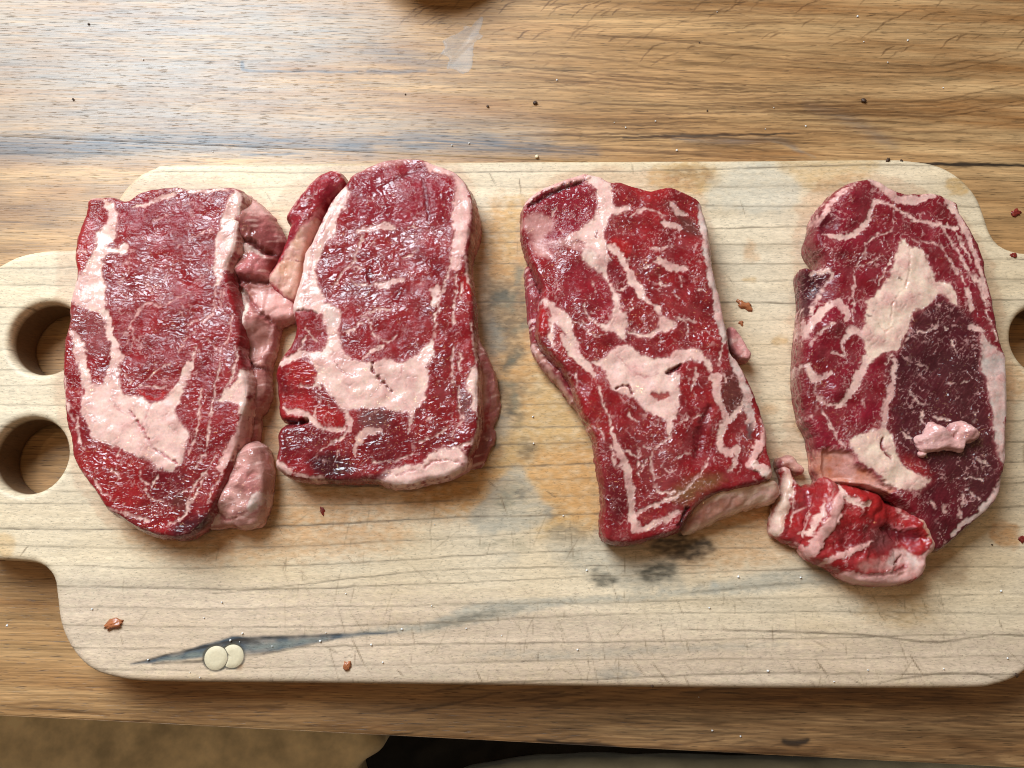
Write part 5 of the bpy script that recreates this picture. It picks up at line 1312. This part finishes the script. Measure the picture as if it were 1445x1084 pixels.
salt_me = [blob_mesh('salt_grain', 0.62, 70 + k, 0.8, 6, 4) for k in range(3)]
for me in salt_me: me.materials.append(M_SALT)
salt_px = [(325, 904), (338, 906), (384, 912), (452, 905), (268, 949), (282, 956), (209, 931), (288, 872), (342, 894), (313, 850), (488, 838), (460, 893), (524, 910), (540, 935), (567, 888), (609, 855), (613, 740), (658, 887), (708, 897), (815, 917), (828, 805), (795, 728), (880, 700), (753, 626), (752, 588), (1001, 858), (1042, 814), (1130, 815), (1084, 947), (1177, 962), (1225, 946), (1332, 944), (1422, 929), (1413, 834), (1233, 829), (1005, 1031), (1045, 1039), (986, 984), (10, 883), (130, 860)]
table_salt = [(1012, 17), (1219, 59), (1253, 88), (1281, 57), (1331, 124), (1092, 152), (1080, 182), (1137, 178), (1210, 23), (925, 171), (883, 180), (955, 212), (867, 173), (786, 113), (662, 202), (300, 214), (202, 84), (638, 205)]
for k, px in enumerate(salt_px + table_salt):
    o = bpy.data.objects.new('salt_grain', salt_me[k % 3]); COL.objects.link(o)
    onb = k < len(salt_px) and px[1] < 972
    put(o, px, (BT if onb else 0) + 0.42)
    s = random.uniform(0.45, 1.1); o.scale = (s, s * random.uniform(0.7, 1.2), s); o.rotation_euler = (0, 0, random.uniform(0, 6))
    if onb: tag(o, 'tiny white salt grain scattered on the pale board', 'salt grain', 'salt grains on the board')
    else: tag(o, 'tiny white salt grain scattered on the brown table', 'salt grain', 'salt grains on the table')

crumbs = [((103, 140), 1.2, 'dark crumb on the table above the left board handle'), ((125, 34), 1.1, 'small dark crumb on the table at the upper left corner'), ((688, 150), 1.3, 'greenish dark crumb on the table above the third steak'), ((755, 145), 1.9, 'largest brown crumb on the table above the third steak'), ((1219, 142), 2.2, 'brown two-lobed crumb on the table above the rightmost steak'), ((998, 156), 0.8, 'pinhead dark crumb on the table right of centre'),
          ((757, 221), 1.8, 'yellowish crumb against the far edge of the board'), ((1253, 226), 2.2, 'brown crumb of burnt food on the far edge of the board'), ((1272, 227), 1.4, 'smaller burnt crumb on the far edge of the board at its right corner'), ((1435, 953), 1.5, 'black speck on the lower right corner of the board'), ((920, 968), 1.1, 'black speck on the near edge of the board'), ((1400, 769), 0.8, 'black speck on the board below the rightmost steak'), ((987, 60), 0.7, 'tiny dark speck on the far table at right of centre'), ((572, 133), 0.8, 'tiny dark speck on the table above the second steak')]
for k, (px, r, lab) in enumerate(crumbs):
    me = blob_mesh('crumb', r * 0.6, 90 + k, 0.6, 9, 6); me.materials.append(M_CRUMB if 'yellow' not in lab else M_PLUG)
    o = bpy.data.objects.new('crumb', me); COL.objects.link(o)
    onb = 'board' in lab and 'table' not in lab and 'against' not in lab
    put(o, px, (BT - (1.2 if 'edge' in lab else 0) if onb else 0) + r * 0.45)
    o.scale = (random.uniform(0.8, 1.4), 1, 1); o.rotation_euler = (0, 0, random.uniform(0, 3))
    tag(o, lab, 'crumb')

# spilled water on the table
def spill():
    m, nt, nd, lk, bs = new_mat('water_film')
    bs.inputs['Base Color'].default_value = (0.78, 0.80, 0.80, 1)
    bs.inputs['Roughness'].default_value = 0.12
    bs.inputs['Alpha'].default_value = 0.13
    bs.inputs['IOR'].default_value = 1.33
    f = noise_tex(nt, coords(nt, (1, 2.2, 1)), 260, 3, 0.6)
    lk.new(bump(nt, f, 0.25, 0.0004), bs.inputs['Normal'])
    q = catmull(plane([(625, 58), (640, 50), (652, 44), (656, 36), (664, 38), (672, 30), (682, 24), (680, 36), (676, 46), (682, 52), (670, 60), (668, 76), (664, 98), (652, 104), (640, 98), (630, 96), (634, 82), (622, 76), (628, 68)], 0), True, 0.8)
    q = q + loop_normals(q, 2) * (1.2 * fbm(q[:, 0] / 1.8, q[:, 1] / 1.4, 900, 2))[:, None]
    P, F, loops, d = grid_region(lambda PP: poly_sd(PP, q, True), q.min(0) - 1, q.max(0) + 1, 0.5)
    z = 0.12 + 0.35 * sstep(0, 1.5, d)
    V = [np.column_stack([P, z])]; FF = [F]; N = len(P); caps = []
    for L in loops:
        ids = N + np.arange(len(L)); V.append(np.column_stack([P[L], np.full(len(L), 0.05)]))
        FF.append(np.stack([np.roll(L, -1), L, ids, np.roll(ids, -1)], 1)); N += len(L); caps.append(ids[::-1])
    o = make_obj('water_spill', mesh_arrays('water_spill', np.concatenate(V), np.concatenate(FF), caps), m)
    tag(o, 'small jagged spill of clear water on the table beyond the board', 'water spill')
spill()

def bowl():
    m = plain_material('bowl_wood', s2l(120, 66, 30), 0.35, nscale=90, amt=0.25)
    c = plane([(612, -88)], 0)[0]
    prof = [(30, 0.3), (33, 0.8), (34, 3), (38, 9), (45, 17), (49, 25), (48, 26.5), (46, 25.5), (41, 17), (33, 9), (22, 6), (2, 5.5)]
    n = 72
    a = np.linspace(0, 2 * math.pi, n, endpoint=False)
    V = np.concatenate([np.column_stack([c[0] + r * np.cos(a), c[1] + r * np.sin(a), np.full(n, z)]) for r, z in prof])
    i = np.arange(n); j = (i + 1) % n
    F = np.concatenate([np.stack([k * n + i, k * n + j, (k + 1) * n + j, (k + 1) * n + i], 1) for k in range(len(prof) - 1)])
    o = make_obj('wooden_bowl', mesh_arrays('wooden_bowl', V, F, [(len(prof) - 1) * n + i, i[::-1]]), m)
    tag(o, 'brown wooden bowl at the top picture edge, only its near side showing', 'bowl')
bowl()

# ------------------------------------------------------------------ below the table edge
def prism(name, px, z, thick, mat, seed, r=4, lump=0.5):
    out = catmull(plane(px, z), True, 6)
    P, F, loops, d = grid_region(lambda PP: poly_sd(PP, out, True), out.min(0) - 1, out.max(0) + 1, 3.0)
    zz = z - r * rounding(d, r) + lump * fbm(P[:, 0] / 40, P[:, 1] / 40, seed, 3)
    V = [np.column_stack([P, zz])]; FF = [F]; N = len(P); caps = []
    for L in loops:
        ids = N + np.arange(len(L)); V.append(np.column_stack([P[L], np.full(len(L), z - thick)]))
        FF.append(np.stack([np.roll(L, -1), L, ids, np.roll(ids, -1)], 1)); N += len(L); caps.append(ids[::-1])
    return make_obj(name, mesh_arrays(name, np.concatenate(V), np.concatenate(FF), caps), mat)
tag(prism('bench_seat', [(-260, 940), (200, 960), (470, 1010), (530, 1040), (540, 1052), (532, 1064), (500, 1090), (440, 1200), (-260, 1200)], -170, 50, M_LEATHER, 801, 6, 1.5), 'tan mottled bench seat below the near edge of the table', 'bench')
tag(prism('dark_cloth', [(480, 1020), (900, 1030), (1460, 1060), (1460, 1110), (1100, 1084), (900, 1082), (760, 1085), (640, 1100), (480, 1110)], -270, 30, M_BLACK, 811, 10, 10), 'black folded cloth under the near table edge beside the bench seat', 'cloth')
tag(prism('pale_cloth', [(640, 1110), (700, 1088), (820, 1076), (1100, 1080), (1460, 1086), (1460, 1200), (640, 1200)], -240, 30, M_PALE, 821, 10, 8), 'pale grey-green cloth at the bottom picture edge under the table', 'cloth')
fl = bpy.data.meshes.new('floor')
fl.from_pydata([(-3, -3, -0.45), (3, -3, -0.45), (3, 3, -0.45), (-3, 3, -0.45)], [], [(0, 1, 2, 3)])
fo = make_obj('floor', fl, M_FLOOR)
fo['kind'] = 'structure'

scene.cycles.filter_width = 1.1
scene.render.resolution_x = 1024
scene.render.resolution_y = 768
